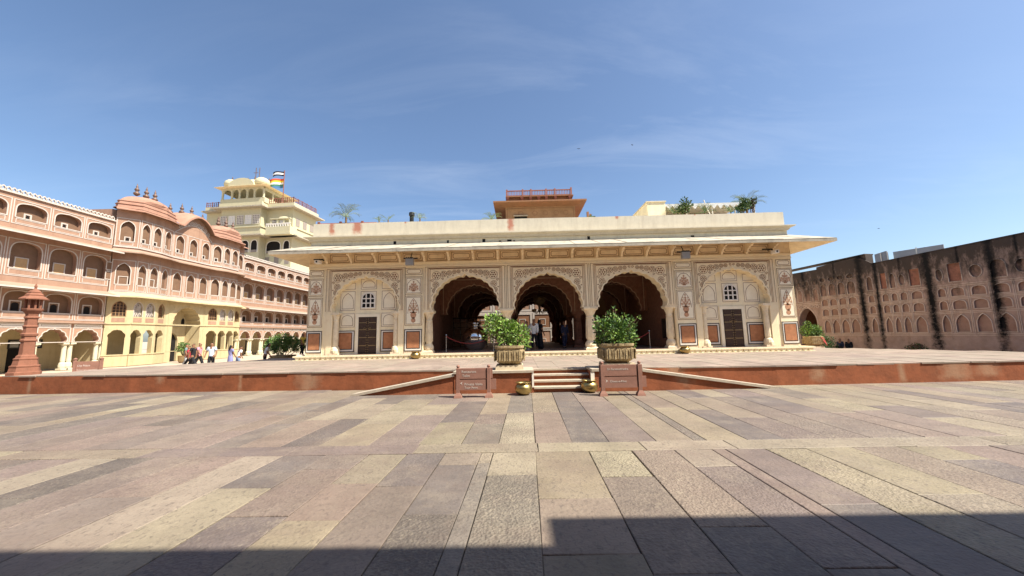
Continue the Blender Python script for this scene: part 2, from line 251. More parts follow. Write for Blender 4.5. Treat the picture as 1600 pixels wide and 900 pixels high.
# ------------------------------------------------------------------ mesh helpers
class MB:
    def __init__(s): s.v = []; s.f = []; s.m = []; s.k = 0; s.T = None
    def add(s, pts):
        i = len(s.v)
        for p in pts:
            p = Vector(p)
            s.v.append(tuple(s.T @ p) if s.T else tuple(p))
        return i
    def face(s, pts):
        i = s.add(pts); s.f.append(tuple(range(i, i + len(pts)))); s.m.append(s.k)
    def faces(s, base, fs):
        for f in fs: s.f.append(tuple(base + q for q in f)); s.m.append(s.k)
    def box(s, x0, x1, y0, y1, z0, z1):
        b = s.add([(x0, y0, z0), (x1, y0, z0), (x1, y1, z0), (x0, y1, z0), (x0, y0, z1), (x1, y0, z1), (x1, y1, z1), (x0, y1, z1)])
        s.faces(b, [(0, 3, 2, 1), (4, 5, 6, 7), (0, 1, 5, 4), (1, 2, 6, 5), (2, 3, 7, 6), (3, 0, 4, 7)]); return s
    def frustum(s, cx, cy, ax, ay, bx, by, z0, z1):
        b = s.add([(cx - ax, cy - ay, z0), (cx + ax, cy - ay, z0), (cx + ax, cy + ay, z0), (cx - ax, cy + ay, z0), (cx - bx, cy - by, z1), (cx + bx, cy - by, z1), (cx + bx, cy + by, z1), (cx - bx, cy + by, z1)])
        s.faces(b, [(0, 3, 2, 1), (4, 5, 6, 7), (0, 1, 5, 4), (1, 2, 6, 5), (2, 3, 7, 6), (3, 0, 4, 7)]); return s
    def prism(s, poly, y0, y1, back=False):
        n = len(poly)
        b = s.add([(x, y0, z) for x, z in poly] + [(x, y1, z) for x, z in poly])
        fs = [tuple(range(n))] + [(i, i + n, (i + 1) % n + n, (i + 1) % n) for i in range(n)]
        if back: fs.append(tuple(range(2 * n - 1, n - 1, -1)))
        s.faces(b, fs); return s
    def hprism(s, poly, z0, z1, bottom=True):
        n = len(poly)
        b = s.add([(x, y, z0) for x, y in poly] + [(x, y, z1) for x, y in poly])
        fs = [tuple(range(n, 2 * n))] + [(i, (i + 1) % n, (i + 1) % n + n, i + n) for i in range(n)]
        if bottom: fs.append(tuple(range(n - 1, -1, -1)))
        s.faces(b, fs); return s
    def plate(s, poly, y): s.face([(x, y, z) for x, z in poly]); return s
    def ribbon(s, pts, w, y, closed=False, t=0.0):
        n = len(pts); lo = []; hi = []
        for i in range(n):
            a = pts[i - 1] if (i > 0 or closed) else pts[i]; c = pts[(i + 1) % n] if (i < n - 1 or closed) else pts[i]; p = pts[i]
            d1 = Vector((p[0] - a[0], p[1] - a[1])); d2 = Vector((c[0] - p[0], c[1] - p[1]))
            if d1.length < 1e-9: d1 = d2
            if d2.length < 1e-9: d2 = d1
            d1.normalize(); d2.normalize(); t_ = d1 + d2
            if t_.length < 1e-6: t_ = d1
            t_.normalize(); nn = Vector((-t_.y, t_.x)); k = min(1.6, 1.0 / max(0.4, nn.dot(Vector((-d1.y, d1.x)))))
            lo.append((p[0] - nn.x * w / 2 * k, p[1] - nn.y * w / 2 * k)); hi.append((p[0] + nn.x * w / 2 * k, p[1] + nn.y * w / 2 * k))
        rg = range(n if closed else n - 1)
        b = s.add([(x, y, z) for x, z in lo] + [(x, y, z) for x, z in hi])
        s.faces(b, [(i, (i + 1) % n, (i + 1) % n + n, i + n) for i in rg])
        if t:
            b2 = s.add([(x, y + t, z) for x, z in lo] + [(x, y + t, z) for x, z in hi])
            for i in rg:
                j = (i + 1) % n
                for q in (0, n):
                    s.f.append((b + q + i, b2 + q + i, b2 + q + j, b + q + j)); s.m.append(s.k)
        return s
    def hole(s, rect, poly, y0, y1, c=None, openbottom=True, sides=False):
        x0, x1, z0, z1 = rect
        xs = [p[0] for p in poly]; zs = [p[1] for p in poly]
        if c is None: c = ((min(xs) + max(xs)) / 2, min(zs) + 0.4 * (max(zs) - min(zs)))
        def outer(dx, dz):
            ts = []
            if dx > 1e-12: ts.append((x1 - c[0]) / dx)
            if dx < -1e-12: ts.append((x0 - c[0]) / dx)
            if dz > 1e-12: ts.append((z1 - c[1]) / dz)
            if dz < -1e-12: ts.append((z0 - c[1]) / dz)
            t_ = min(t for t in ts); return (c[0] + dx * t_, c[1] + dz * t_)
        L_ = []; n = len(poly)
        for p in poly:
            dx, dz = p[0] - c[0], p[1] - c[1]
            L_.append((atan2(dz, dx), p, outer(dx, dz)))
        for q in ((x0, z0), (x1, z0), (x1, z1), (x0, z1)):
            dx, dz = q[0] - c[0], q[1] - c[1]; best = None
            for i in range(n):
                a, b = poly[i], poly[(i + 1) % n]; ex, ez = b[0] - a[0], b[1] - a[1]
                den = dx * ez - dz * ex
                if abs(den) < 1e-12: continue
                t_ = ((a[0] - c[0]) * ez - (a[1] - c[1]) * ex) / den; u_ = ((a[0] - c[0]) * dz - (a[1] - c[1]) * dx) / den
                if t_ > 0 and -1e-6 <= u_ <= 1 + 1e-6 and (best is None or t_ > best): best = t_
            if best is not None: L_.append((atan2(dz, dx), (c[0] + dx * best, c[1] + dz * best), q))
        L_.sort(key=lambda e: e[0])
        for i in range(len(L_)):
            a, b = L_[i], L_[(i + 1) % len(L_)]
            if hypot(a[1][0] - a[2][0], a[1][1] - a[2][1]) < 1e-4 and hypot(b[1][0] - b[2][0], b[1][1] - b[2][1]) < 1e-4: continue
            s.face([(a[1][0], y0, a[1][1]), (a[2][0], y0, a[2][1]), (b[2][0], y0, b[2][1]), (b[1][0], y0, b[1][1])])
        for i in range(n):
            a, b = poly[i], poly[(i + 1) % n]
            if openbottom and abs(a[1] - z0) < 1e-5 and abs(b[1] - z0) < 1e-5: continue
            s.face([(a[0], y0, a[1]), (b[0], y0, b[1]), (b[0], y1, b[1]), (a[0], y1, a[1])])
        if sides:
            for a, b in (((x0, z0), (x0, z1)), ((x0, z1), (x1, z1)), ((x1, z1), (x1, z0))):
                s.face([(a[0], y0, a[1]), (b[0], y0, b[1]), (b[0], y1, b[1]), (a[0], y1, a[1])])
        return s
    def lathe(s, prof, n=16, cx=0, cy=0, ph=0.0, sx=1.0, sy=1.0, cap=True):
        b = len(s.v)
        for r, z in prof:
            s.add([(cx + sx * r * cos(ph + 2 * pi * i / n), cy + sy * r * sin(ph + 2 * pi * i / n), z) for i in range(n)])
        for j in range(len(prof) - 1):
            for i in range(n):
                k = (i + 1) % n
                s.f.append((b + j * n + i, b + j * n + k, b + (j + 1) * n + k, b + (j + 1) * n + i)); s.m.append(s.k)
        if cap:
            s.f.append(tuple(b + (len(prof) - 1) * n + i for i in range(n))); s.m.append(s.k)
            s.f.append(tuple(b + n - 1 - i for i in range(n))); s.m.append(s.k)
        return s
    def tube(s, pts, rad, n=6, cap=True):
        P = [Vector(p) for p in pts]; b = len(s.v); rs = rad if isinstance(rad, (list, tuple)) else [rad] * len(P)
        up_ = Vector((0, 0, 1))
        for i, p in enumerate(P):
            d = (P[min(i + 1, len(P) - 1)] - P[max(i - 1, 0)]).normalized()
            a = d.cross(up_ if abs(d.z) < .95 else Vector((1, 0, 0))).normalized(); c_ = d.cross(a)
            s.add([p + (a * cos(2 * pi * k / n) + c_ * sin(2 * pi * k / n)) * rs[i] for k in range(n)])
        for j in range(len(P) - 1):
            for i in range(n):
                k = (i + 1) % n
                s.f.append((b + j * n + i, b + j * n + k, b + (j + 1) * n + k, b + (j + 1) * n + i)); s.m.append(s.k)
        if cap:
            s.f.append(tuple(b + (len(P) - 1) * n + i for i in range(n))); s.m.append(s.k)
            s.f.append(tuple(b + n - 1 - i for i in range(n))); s.m.append(s.k)
        return s
    def mesh(s, name, mats, smooth=False):
        me = bpy.data.meshes.new(name); me.from_pydata(s.v, [], s.f)
        for m in (mats if isinstance(mats, (list, tuple)) else [mats]): me.materials.append(M[m])
        me.polygons.foreach_set("material_index", s.m)
        if smooth: me.polygons.foreach_set("use_smooth", [True] * len(s.f))
        me.update(); return me
    def build(s, name, mats, parent=None, loc=None, rot=0.0, smooth=False, kind=None, label=None):
        return ob(s.mesh(name, mats, smooth), name, parent, loc, rot, kind, label)

def ob(me, name, parent=None, loc=None, rot=0.0, kind=None, label=None, scale=None):
    o = bpy.data.objects.new(name, me); COL.objects.link(o)
    if parent: o.parent = parent
    if loc: o.location = loc
    if rot: o.rotation_euler = (0, 0, rot)
    if scale: o.scale = scale
    if kind: o["kind"] = kind
    if label: o["label"] = label
    return o

def tag(o, label, cat, group=None):
    o["label"] = label; o["category"] = cat
    if group: o["group"] = group
    return o

def thing(name, label, cat, loc=(0, 0, 0), rot=0.0, group=None):
    o = bpy.data.objects.new(name, None); COL.objects.link(o); o.location = loc; o.rotation_euler = (0, 0, rot); o.empty_display_size = .2
    return tag(o, label, cat, group)

def dup(o, parent=None, loc=None, rot=None, label=None):
    c = o.copy(); COL.objects.link(c); c.parent = parent
    for ch in o.children: dup(ch, c)
    if loc: c.location = loc
    if rot is not None: c.rotation_euler = (0, 0, rot)
    if label: c["label"] = label
    return c

# ------------------------------------------------------------------ outlines
def cusped(w, zs, za, n=5, b=.17, sub=4, cx=0.0):
    half = w / 2; h = za - zs
    nodes = [(-half * cos(i / n * pi / 2 * .94), zs + h * .93 * sin(i / n * pi / 2 * .94) ** .92) for i in range(n + 1)]
    pts = []
    for i in range(n):
        a, c = nodes[i], nodes[i + 1]; dx, dz = c[0] - a[0], c[1] - a[1]; ln = hypot(dx, dz); nx, nz_ = -dz / ln, dx / ln
        for k in range(sub):
            t = k / sub; q = 4 * b * ln * t * (1 - t)
            pts.append((a[0] + dx * t + nx * q, a[1] + dz * t + nz_ * q))
    pts.append(nodes[n])
    pts.append((nodes[n][0] * .45, zs + h * .965))
    L_ = pts + [(0.0, za)] + [(-x, z) for x, z in reversed(pts)]
    return [(x + cx, z) for x, z in L_]

def basket(w, zs, za, cx=0.0, n=14, ex=.55, ez=.75, tip=.0):
    o = []
    for i in range(n + 1):
        t = pi - pi * i / n; x = cos(t); z = sin(t)
        o.append((cx + w / 2 * math.copysign(abs(x) ** ex, x), zs + (za - zs) * (z ** ez) + (tip if i == n // 2 else 0)))
    return o

def pointed(w, zs, za, cx=0.0, n=8):
    half = w / 2; h = za - zs
    if h <= half * 1.02: return basket(w, zs, za, cx, 2 * n, .8, .9, .04 * h)
    k = ((h / half) ** 2 - 1) / 2; c = half * k; r = half + c; o = []
    a1 = math.acos(max(-1, min(1, c / r)))
    for i in range(n + 1):
        a = pi - (pi - (pi - a1)) * i / n
        o.append((c + r * cos(a), zs + r * sin(a)))
    return [(cx + x, z) for x, z in o] + [(cx - x, z) for x, z in reversed(o[:-1])]

def down(arch, z0): return [(arch[0][0], z0)] + arch + [(arch[-1][0], z0)]
def rectp(x0, x1, z0, z1): return [(x0, z0), (x0, z1), (x1, z1), (x1, z0)]
def rrect(x0, x1, z0, z1, c): return [(x0, z0 + c), (x0 + c * .3, z0 + c * .3), (x0 + c, z0), (x1 - c, z0), (x1 - c * .3, z0 + c * .3), (x1, z0 + c), (x1, z1 - c), (x1 - c * .3, z1 - c * .3), (x1 - c, z1), (x0 + c, z1), (x0 + c * .3, z1 - c * .3), (x0, z1 - c)]
def disc(cx, cz, r, n=8, ph=0): return [(cx + r * cos(ph + 2 * pi * i / n), cz + r * sin(ph + 2 * pi * i / n)) for i in range(n)]

# ------------------------------------------------------------------ ground and paving
TZ = 0.61                                                 # terrace height
g = MB(); g.face([(-1500, -1500, -.035), (1500, -1500, -.035), (1500, 1500, -.035), (-1500, 1500, -.035)])
ground = g.build("ground", "ground", kind="structure")
g = MB(); g.face([(-21, -3, -.028), (21, -3, -.028), (21, 13.6, -.028), (-21, 13.6, -.028)])
bed = g.build("joint_bed", "mortar", parent=ground)
COLS = {'b': (.222, .180, .126), 'B': (.245, .203, .146), 'm': (.165, .128, .108), 'd': (.122, .100, .087), 'p': (.186, .141, .113), 'o': (.192, .157, .113), 'g': (.142, .118, .100)}
def slab_obj(pts, key):
    """one paving slab: slightly uneven corners, an arris chipped back by 8 mm, its own small tilt"""
    c = COLS[key]; k = 1 + R.uniform(-.10, .10); col = (c[0] * k, c[1] * k * R.uniform(.97, 1.03), c[2] * k * R.uniform(.95, 1.05))
    cx = sum(p[0] for p in pts) / 4; cy = sum(p[1] for p in pts) / 4
    gap = R.uniform(.002, .006)
    zt = [R.uniform(-.004, .003) for _ in pts]
    mb = MB(); n = 4
    def ins(p, d):
        return (p[0] + math.copysign(d, cx - p[0]), p[1] + math.copysign(d, cy - p[1]))
    q = [ins((p[0] + R.uniform(-.007, .007), p[1] + R.uniform(-.007, .007)), gap) for p in pts]
    q2 = [ins(p, .007) for p in q]
    b = mb.add([(p[0] - cx, p[1] - cy, -.026) for p in q] + [(p[0] - cx, p[1] - cy, zt[i] - .006) for i, p in enumerate(q)] + [(p[0] - cx, p[1] - cy, zt[i]) for i, p in enumerate(q2)])
    mb.faces(b, [(8, 9, 10, 11)] + [(i, (i + 1) % 4, (i + 1) % 4 + 4, i + 4) for i in range(4)] + [(i + 4, (i + 1) % 4 + 4, (i + 1) % 4 + 8, i + 8) for i in range(4)])
    o = mb.build("paving_slab", "slab", parent=ground, loc=(cx, cy, 0)); o.color = (*col, 1)
def jx(x, y): return x + .022 * (y - 5.8)
def strip(xa, xb, cuts):
    for (ya, yb, key) in cuts:
        slab_obj([(jx(xa, ya), ya), (jx(xb, ya), ya), (jx(xb, yb), yb), (jx(xa, yb), yb)], key)
def rnd_cuts(y0, y1, lo=.9, hi=2.4):
    o = []; y = y0
    while y < y1 - .05:
        e = min(y1, y + R.uniform(lo, hi))
        if y1 - e < .45: e = y1
        o.append((y, e, R.choice('bbBbmmmddppog'))); y = e
    return o
YA, YB = 5.80, 6.26                                        # the course of slabs laid across
near = {(-.61, -.43): [(5.35, 5.8, 'b'), (2.2, 5.35, 'g')], (-.43, .20): [(4.9, 5.8, 'B'), (2.2, 4.9, 'g')], (.20, .99): [(4.22, 5.8, 'b'), (3.2, 4.22, 'p'), (1.9, 3.2, 'o')],
        (.99, 1.62): [(4.8, 5.8, 'B'), (2.95, 4.8, 'm'), (1.8, 2.95, 'd')], (1.62, 2.25): [(3.6, 5.8, 'p'), (2.9, 3.6, 'g'), (1.8, 2.9, 'm')],
        (2.25, 2.80): [(5.1, 5.8, 'B'), (3.0, 5.1, 'm'), (1.9, 3.0, 'd')], (2.80, 3.0): [(2.2, 5.8, 'p')], (3.0, 3.58): [(4.0, 5.8, 'm'), (2.0, 4.0, 'g')],
        (3.58, 4.16): [(2.6, 5.8, 'b')], (4.16, 4.84): [(4.2, 5.8, 'b'), (2.4, 4.2, 'o')], (-1.15, -.61): [(5.3, 5.8, 'o'), (3.9, 5.3, 'g'), (2.2, 3.9, 'd')],
        (-1.72, -1.15): [(4.6, 5.8, 'd'), (2.2, 4.6, 'm')], (-2.3, -1.72): [(4.7, 5.8, 'o'), (3.8, 4.7, 'p'), (2.2, 3.8, 'b')], (-2.95, -2.3): [(5.2, 5.8, 'm'), (3.9, 5.2, 'p'), (2.2, 3.9, 'd')],
        (-3.6, -2.95): [(4.6, 5.8, 'd'), (2.4, 4.6, 'B')], (-4.2, -3.6): [(2.4, 5.8, 'B')], (-4.9, -4.2): [(4.4, 5.8, 'p'), (2.4, 4.4, 'm')]}
for (xa, xb), cuts in near.items(): strip(xa, xb, cuts)
x = 4.84
while x < 9.5:
    w = R.choice((.58, .65, .72, .2)); strip(x, x + w, rnd_cuts(2.6, YA, .7, 1.9)); x += w
x = -4.9
while x > -9.6:
    w = R.choice((.58, .65, .72, .78)); strip(x - w, x, rnd_cuts(2.6, YA, .7, 1.9)); x -= w
x = -11.2; kx = 0
while x < 11.0:
    w = R.uniform(1.1, 2.6)
    key = 'B' if (-1.6 < x < 3.4) else R.choice('BbboBm')
    ym = YA + (.0 if R.random() < .6 else .22)
    slab_obj([(x, YA + .012), (x + w, YA + .012), (x + w, YB), (x, YB)], key); x += w
far = {(-1.0, -.39): [(6.26, 7.6, 'g'), (7.6, 8.5, 'm'), (8.5, 11.4, 'b')], (-.39, .20): [(6.26, 8.6, 'B'), (8.6, 11.4, 'g')], (.20, .80): [(6.26, 8.6, 'p'), (8.6, 11.4, 'b')], (.80, 1.39): [(6.26, 11.4, 'd')], (1.39, 2.15): [(6.26, 9.8, 'm'), (9.8, 11.4, 'p')],
       (2.15, 2.75): [(6.26, 8.9, 'B'), (8.9, 11.4, 'o')], (2.75, 2.95): [(6.26, 11.4, 'g')], (2.95, 3.6): [(6.26, 8.9, 'b'), (8.9, 11.4, 'p')], (3.6, 4.2): [(6.26, 8.6, 'd'), (8.6, 11.4, 'b')]}
for (xa, xb), cuts in far.items(): strip(xa, xb, cuts)
x = 4.2
while x < 18.5:
    w = R.uniform(.5, .85); strip(x, x + w, rnd_cuts(max(YB, x * .58), 12.3 if x > 3.8 else 11.4, 1.0, 2.7)); x += w
x = -1.0
while x > -20.2:
    w = R.uniform(.5, .85); strip(x - w, x, rnd_cuts(max(YB, -x * .55), 13.0 if x < -6 else 12.6, 1.1, 2.8)); x -= w

# ------------------------------------------------------------------ terrace
FRONT = [(-19.6, 13.45), (-13.6, 12.95), (-5.94, 12.72), (0.8, 12.36), (8.0, 11.98), (15.8, 12.16), (23.0, 12.3)]
SIDE_R = [(20.9, 15.9), (19.0, 19.5), (17.4, 22.6), (16.9, 46.0)]
SIDE_L = [(-14.0, 46.0), (-14.0, 23.2), (-15.9, 19.1), (-17.9, 16.7), (-18.9, 14.2)]
poly = FRONT + SIDE_R + SIDE_L
t = MB(); t.hprism(poly, -.03, TZ - .03, bottom=False)
terrace = t.build("terrace", "ochre_red", kind="structure")
t = MB()                                                   # the paving of the terrace, strips running towards the pavilion
def front_y(x):
    for (a, b), (c, d) in zip(FRONT, FRONT[1:]):
        if a <= x <= c: return b + (d - b) * (x - a) / (c - a)
    return 13
def back_y(x):
    if x < -14: 
        P = [(-18.9, 14.2), (-17.9, 16.7), (-15.9, 19.1), (-14.0, 23.2)]
        for (a, b), (c, d) in zip(P, P[1:]):
            if a <= x <= c: return b + (d - b) * (x - a) / (c - a)
        return 14.2
    if x > 16.9:
        P = [(17.4, 22.6), (19.0, 19.5), (20.9, 15.9), (23.0, 12.3)]
        for (a, b), (c, d) in zip(P, P[1:]):
            if a <= x <= c: return b + (d - b) * (x - a) / (c - a)
        return 22.6
    return 46.0
x = -18.8
while x < 22.0:
    w = R.uniform(.5, .9); x2 = min(x + w, 22.4)
    y = min(front_y(x), front_y(x2)); ye = min(back_y(x), back_y(x2)) - .02
    first = True
    while y < ye - .1:
        e = min(ye, y + R.uniform(1.0, 2.6)); 
        t.k = R.choice((0, 0, 1)); zz = TZ + R.uniform(-.004, .004)
        jj = R.uniform(-.005, .035); ya, yb = (front_y(x) - jj, front_y(x2) - jj) if first else (y + .004, y + .004)
        pl = [(x + .004, ya), (x2 - .004, yb), (x2 - .004, e - .004), (x + .004, e - .004)]
        t.hprism(pl, TZ - .045, zz, bottom=False); y = e; first = False
    x = x2
t.build("terrace_paving", ["terr_beige", "terr_pink"], parent=terrace, kind="stuff")

# ------------------------------------------------------------------ staircase with side ramps
st = thing("staircase", "short flight of stone steps between red walls with sloping white copings", "stairs", (0.8, 11.42, 0))
SX0, SX1 = -.40, 1.36
for i in range(4):
    z1 = .155 * (i + 1) - (.01 if i == 3 else 0); y0 = .29 * i
    m_ = MB().box(SX0 + .002, SX1 - .002, y0 + .02, y0 + .30 if i < 3 else y0 + .2, max(0, z1 - .155), z1 - .05)
    s_ = m_.build("step", "ochre_red", parent=st)
    MB().box(SX0 + .003, SX1 - .003, y0 - .015, y0 + .31 if i < 3 else y0 + .21, z1 - .05, z1).build("tread", "tread", parent=s_)
for sgn, xa, xb in ((-1, -2.8, SX0), (1, SX1, 2.85)):
    w_ = MB().box(xa, xb, 0, 1.12, -.03, TZ - .02).build("cheek_wall", "ochre_red", parent=st)
    c_ = MB().box(xa - .02, xb + (0.0 if sgn < 0 else .02), -.05, 1.10, TZ - .02, TZ + .05).build("coping", "tread", parent=w_)
    e = xb if sgn < 0 else xa
    MB().box(e - .055, e + .0 if sgn < 0 else e + .055, -.035, .0, .16, TZ - .021).build("corner_trim", "white", parent=w_)
    xo = xa if sgn < 0 else xb; tip = xo + sgn * (3.0 if sgn < 0 else 3.85)
    pl = [(xo, -.03), (xo, .56), (tip, -.02)] if sgn > 0 else [(tip, -.02), (xo, .52), (xo, -.03)]
    rw = MB(); rw.prism(pl, .02, .36, back=True); rw_ = rw.build("ramp_wall", "ochre_red", parent=st)
    zt = pl[1][1]
    k = [(xo, zt), (xo, zt + .075), (tip + sgn * .12, .035), (tip + sgn * .12, -.03), (tip, -.02)]
    cp = MB(); cp.prism(k, -.03, .41, back=True); cp.build("ramp_coping", "tread", parent=rw_)
    fl = MB(); b = fl.add([(xo, .41, zt), (tip, .41, -.02), (tip, 1.1, -.02), (xo, 1.1, zt)]); fl.faces(b, [(0, 1, 2, 3)]); fl.build("ramp_surface", "tread", parent=st)

# ------------------------------------------------------------------ the pavilion
PV = thing("pavilion", "cream open arched audience hall with painted front, deep eave and flat roof", "pavilion", (1.57, 19.58, 0))
FL = .84; D = 21.6; HW = 12.85
MB().box(-13.12, 13.12, -.36, D + .3, TZ - .02, FL - .012).build("plinth", "cream", parent=PV)
m_ = MB().box(-13.24, 13.24, -.47, -.355, .765, FL); m_.box(-13.24, 13.24, -.47, -.355, TZ, .635)
m_.box(-13.24, -13.115, -.355, D, .765, FL); m_.box(13.115, 13.24, -.355, D, .765, FL); m_.build("plinth_edge", "cream", parent=PV)
m_ = MB(); n = 98
for i in range(n):
    cx = -13.16 + (i + .5) * 26.32 / n; w = .118
    m_.prism([(cx - w, .762), (cx - w, .70), (cx - w * .7, .66), (cx - .02, .638), (cx + .02, .638), (cx + w * .7, .66), (cx + w, .70), (cx + w, .762)], -.44, -.36)
m_.build("lotus_moulding", "cream", parent=PV, kind="stuff")
MB().box(-12.8, 12.8, -.3, D, FL - .01, FL + .003).build("floor", "int_floor", parent=PV)

ARCH = cusped(3.5, 3.08, 5.03, n=6)
def spandrel_art(sg):
    """painted and carved scrolls between the scalloped edge and the square frame"""
    mb = MB(); y = -.018
    def inside(x, z, r):
        if z + r > 5.27 or abs(x) + r > 1.83 or z < 3.3: return False
        for a, b in zip(ARCH, ARCH[1:]):
            for k in range(3):
                q = k / 3
                if hypot(a[0] + (b[0] - a[0]) * q - x, a[1] + (b[1] - a[1]) * q - z) < r + .07: return False
        t_ = abs(x) / 1.75
        return not (t_ < 1 and z < 3.08 + 1.95 * sqrt(1 - t_ * t_) - .02)
    done = []
    cand = [(1.52, 4.93, .23), (1.55, 4.45, .16), (1.13, 5.02, .16), (1.62, 4.13, .12), (.83, 5.07, .13), (.56, 5.12, .10), (.33, 5.14, .09), (1.68, 3.85, .09), (1.72, 3.62, .07)]
    rr = random.Random(5)
    for (x, z, r) in cand: done.append((x, z, r))
    for _ in range(1500):
        x, z, r = rr.uniform(0, 1.8), rr.uniform(3.3, 5.25), rr.choice((.11, .085, .07, .05))
        if inside(x, z, r) and all(hypot(x - a, z - b) > r + c + .035 for a, b, c in done): done.append((x, z, r))
    if True:
        for (x, z, r) in done:
            cx = sg * x
            if r > .085:
                mb.ribbon([(cx + r * cos(a), z + r * sin(a)) for a in [2 * pi * q / 12 for q in range(12)]], .019, y, closed=True)
                for q in range(6): mb.plate(disc(cx + r * .55 * cos(q * pi / 3), z + r * .55 * sin(q * pi / 3), r * .2, 6), y)
                mb.plate(disc(cx, z, r * .2, 6), y - .001)
            elif r > .055:
                sp = [(cx + sg * r * (1 - q / 14) * cos(q * .75), z + r * (1 - q / 14) * sin(q * .75)) for q in range(11)]
                mb.ribbon(sp, .02, y)
            else: mb.plate([(cx - r, z), (cx, z + r * .6), (cx + r, z), (cx, z - r * .6)], y)
    return mb.mesh("spandrel_scroll", "line")
SPANDREL = [spandrel_art(-1), spandrel_art(1)]
def arch_lines():
    mb = MB(); y = -.012
    inner = [(x * 1.035, z + (.045 if z > 3.2 else 0)) for x, z in ARCH]
    mb.ribbon(inner, .018, y)
    for k in (0, .07, .13, .27): mb.ribbon([(-1.86 - k, 3.12), (-1.86 - k, 5.29 + k * .45), (1.86 + k, 5.29 + k * .45), (1.86 + k, 3.12)], .02, y)
    return mb.mesh("frame_outline", "line")
ARCHLINES = arch_lines()
def arch_band():
    mb = MB(); a = [(x * 1.02, z + (.02 if z > 3.15 else 0)) for x, z in ARCH]
    mb.ribbon(a, .07, -.03, t=.03); return mb.mesh("scalloped_edge", "cream_arch")
ARCHBAND = arch_band()
# arch wall panels of the five bays (each 4.4 m) and the same row of arches again and again inside
def bay_mesh(x0, x1, z0, z1, thick, name, mt, op=None):
    mb = MB(); mb.hole((x0, x1, z0, z1), op or ARCH, 0, thick, c=(0, max(3.08, z0) if op is None else 3.0)); 
    return mb
mesh_open = MB(); mesh_open.hole((-2.2, 2.2, 3.08, 5.43), ARCH, 0, .62, c=(0, 3.08)); 
mb2 = MB(); mb2.v = list(mesh_open.v); mb2.f = list(mesh_open.f); mb2.m = list(mesh_open.m)
q = MB(); q.hole((-2.2, 2.2, 3.08, 5.43), ARCH, .62, .62, c=(0, 3.08))
off = len(mb2.v); mb2.v += q.v; mb2.f += [tuple(i + off for i in f) for f in q.f]; mb2.m += q.m
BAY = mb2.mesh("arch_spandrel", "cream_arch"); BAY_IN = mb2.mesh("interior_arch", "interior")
# columns
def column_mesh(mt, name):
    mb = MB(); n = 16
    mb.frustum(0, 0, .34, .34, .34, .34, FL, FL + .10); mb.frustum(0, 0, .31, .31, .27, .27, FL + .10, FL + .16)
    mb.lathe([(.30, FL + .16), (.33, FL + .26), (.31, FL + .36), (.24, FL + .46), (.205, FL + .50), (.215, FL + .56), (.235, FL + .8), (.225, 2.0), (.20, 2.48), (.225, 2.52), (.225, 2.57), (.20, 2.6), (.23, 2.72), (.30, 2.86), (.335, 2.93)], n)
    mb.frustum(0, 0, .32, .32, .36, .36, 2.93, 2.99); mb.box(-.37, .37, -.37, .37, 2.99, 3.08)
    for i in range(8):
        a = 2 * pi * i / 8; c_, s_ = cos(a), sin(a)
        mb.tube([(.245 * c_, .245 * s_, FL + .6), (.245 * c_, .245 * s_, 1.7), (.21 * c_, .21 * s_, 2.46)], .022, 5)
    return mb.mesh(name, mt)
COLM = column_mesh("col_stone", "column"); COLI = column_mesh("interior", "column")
for sgn in (-1, 0, 1):
    o = ob(BAY, "arch_spandrel", PV, (4.425 * sgn, 0, 0))
    ob(ARCHBAND, "scalloped_edge", o); ob(ARCHLINES, "frame_outline", o); [ob(q_, "spandrel_scroll", o) for q_ in SPANDREL]
for sx in (-2.21, 2.21): ob(COLM, "column", PV, (sx, .31, 0))
for sx in (-6.40, 6.40): ob(COLM, "column", PV, (sx, .31, 0), scale=(.8, .8, 1))
IL = MB(); IL.ribbon([(x * .995, z - .01) for x, z in ARCH], .05, -.02); IL.ribbon([(-2.0, 3.1), (-2.0, 5.3), (2.0, 5.3), (2.0, 3.1)], .04, -.02); ILM = IL.mesh("arch_outline", "interior_line")
for k in range(1, 6):
    for sgn in (-1, 0, 1):
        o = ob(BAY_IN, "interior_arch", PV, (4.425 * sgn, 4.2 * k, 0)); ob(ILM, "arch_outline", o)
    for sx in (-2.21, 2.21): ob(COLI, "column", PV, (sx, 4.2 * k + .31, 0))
# enclosing walls of the hall, ceiling, roof body
for sx in (-1, 1):
    m_ = MB()
    for k in range(5):
        y0 = .62 + 4.2 * k; mbx = MB()
    m_.box(6.62, 6.80, .625, 4.2 * .25, FL, 5.44); m_.box(6.62, 6.80, 2.0, D, FL, 5.44); m_.box(6.62, 6.80, 1.05, 2.0, FL, 1.35); m_.box(6.62, 6.80, 1.05, 2.0, 2.45, 5.44)
    if sx < 0: m_.v = [(-a, b, c) for a, b, c in m_.v]
    sw = m_.build("hall_side_wall", "interior", parent=PV)
    for (ya, yb) in ((1.04, 1.2), (1.86, 2.01)):
        m_ = MB().box(6.60, 6.84, ya, yb, 1.34, 2.46)
        if sx < 0: m_.v = [(-a, b, c) for a, b, c in m_.v]
        m_.build("side_opening_frame", "dark_wood", parent=sw)
MB().box(-6.62, 6.62, .63, D, 5.45, 5.55).build("ceiling", "interior", parent=PV)
MB().box(-HW + .02, HW - .02, .02, D, 5.70, 7.22).build("roof_slab", "cream", parent=PV)
m_ = MB()
for sx in (-1, 1):
    m_.box(min(sx * HW, sx * (HW - .4)), max(sx * HW, sx * (HW - .4)), .5, D, FL, 5.71)
m_.build("side_wall", "cream", parent=PV)
m_ = MB()
for sx in (-1, 1): m_.box(min(sx * 6.81, sx * (HW - .41)), max(sx * 6.81, sx * (HW - .41)), D - .4, D, FL, 5.71)
m_.box(-6.8, 6.8, D - .58, D, 5.44, 5.7)
m_.build("rear_wall", "cream", parent=PV)
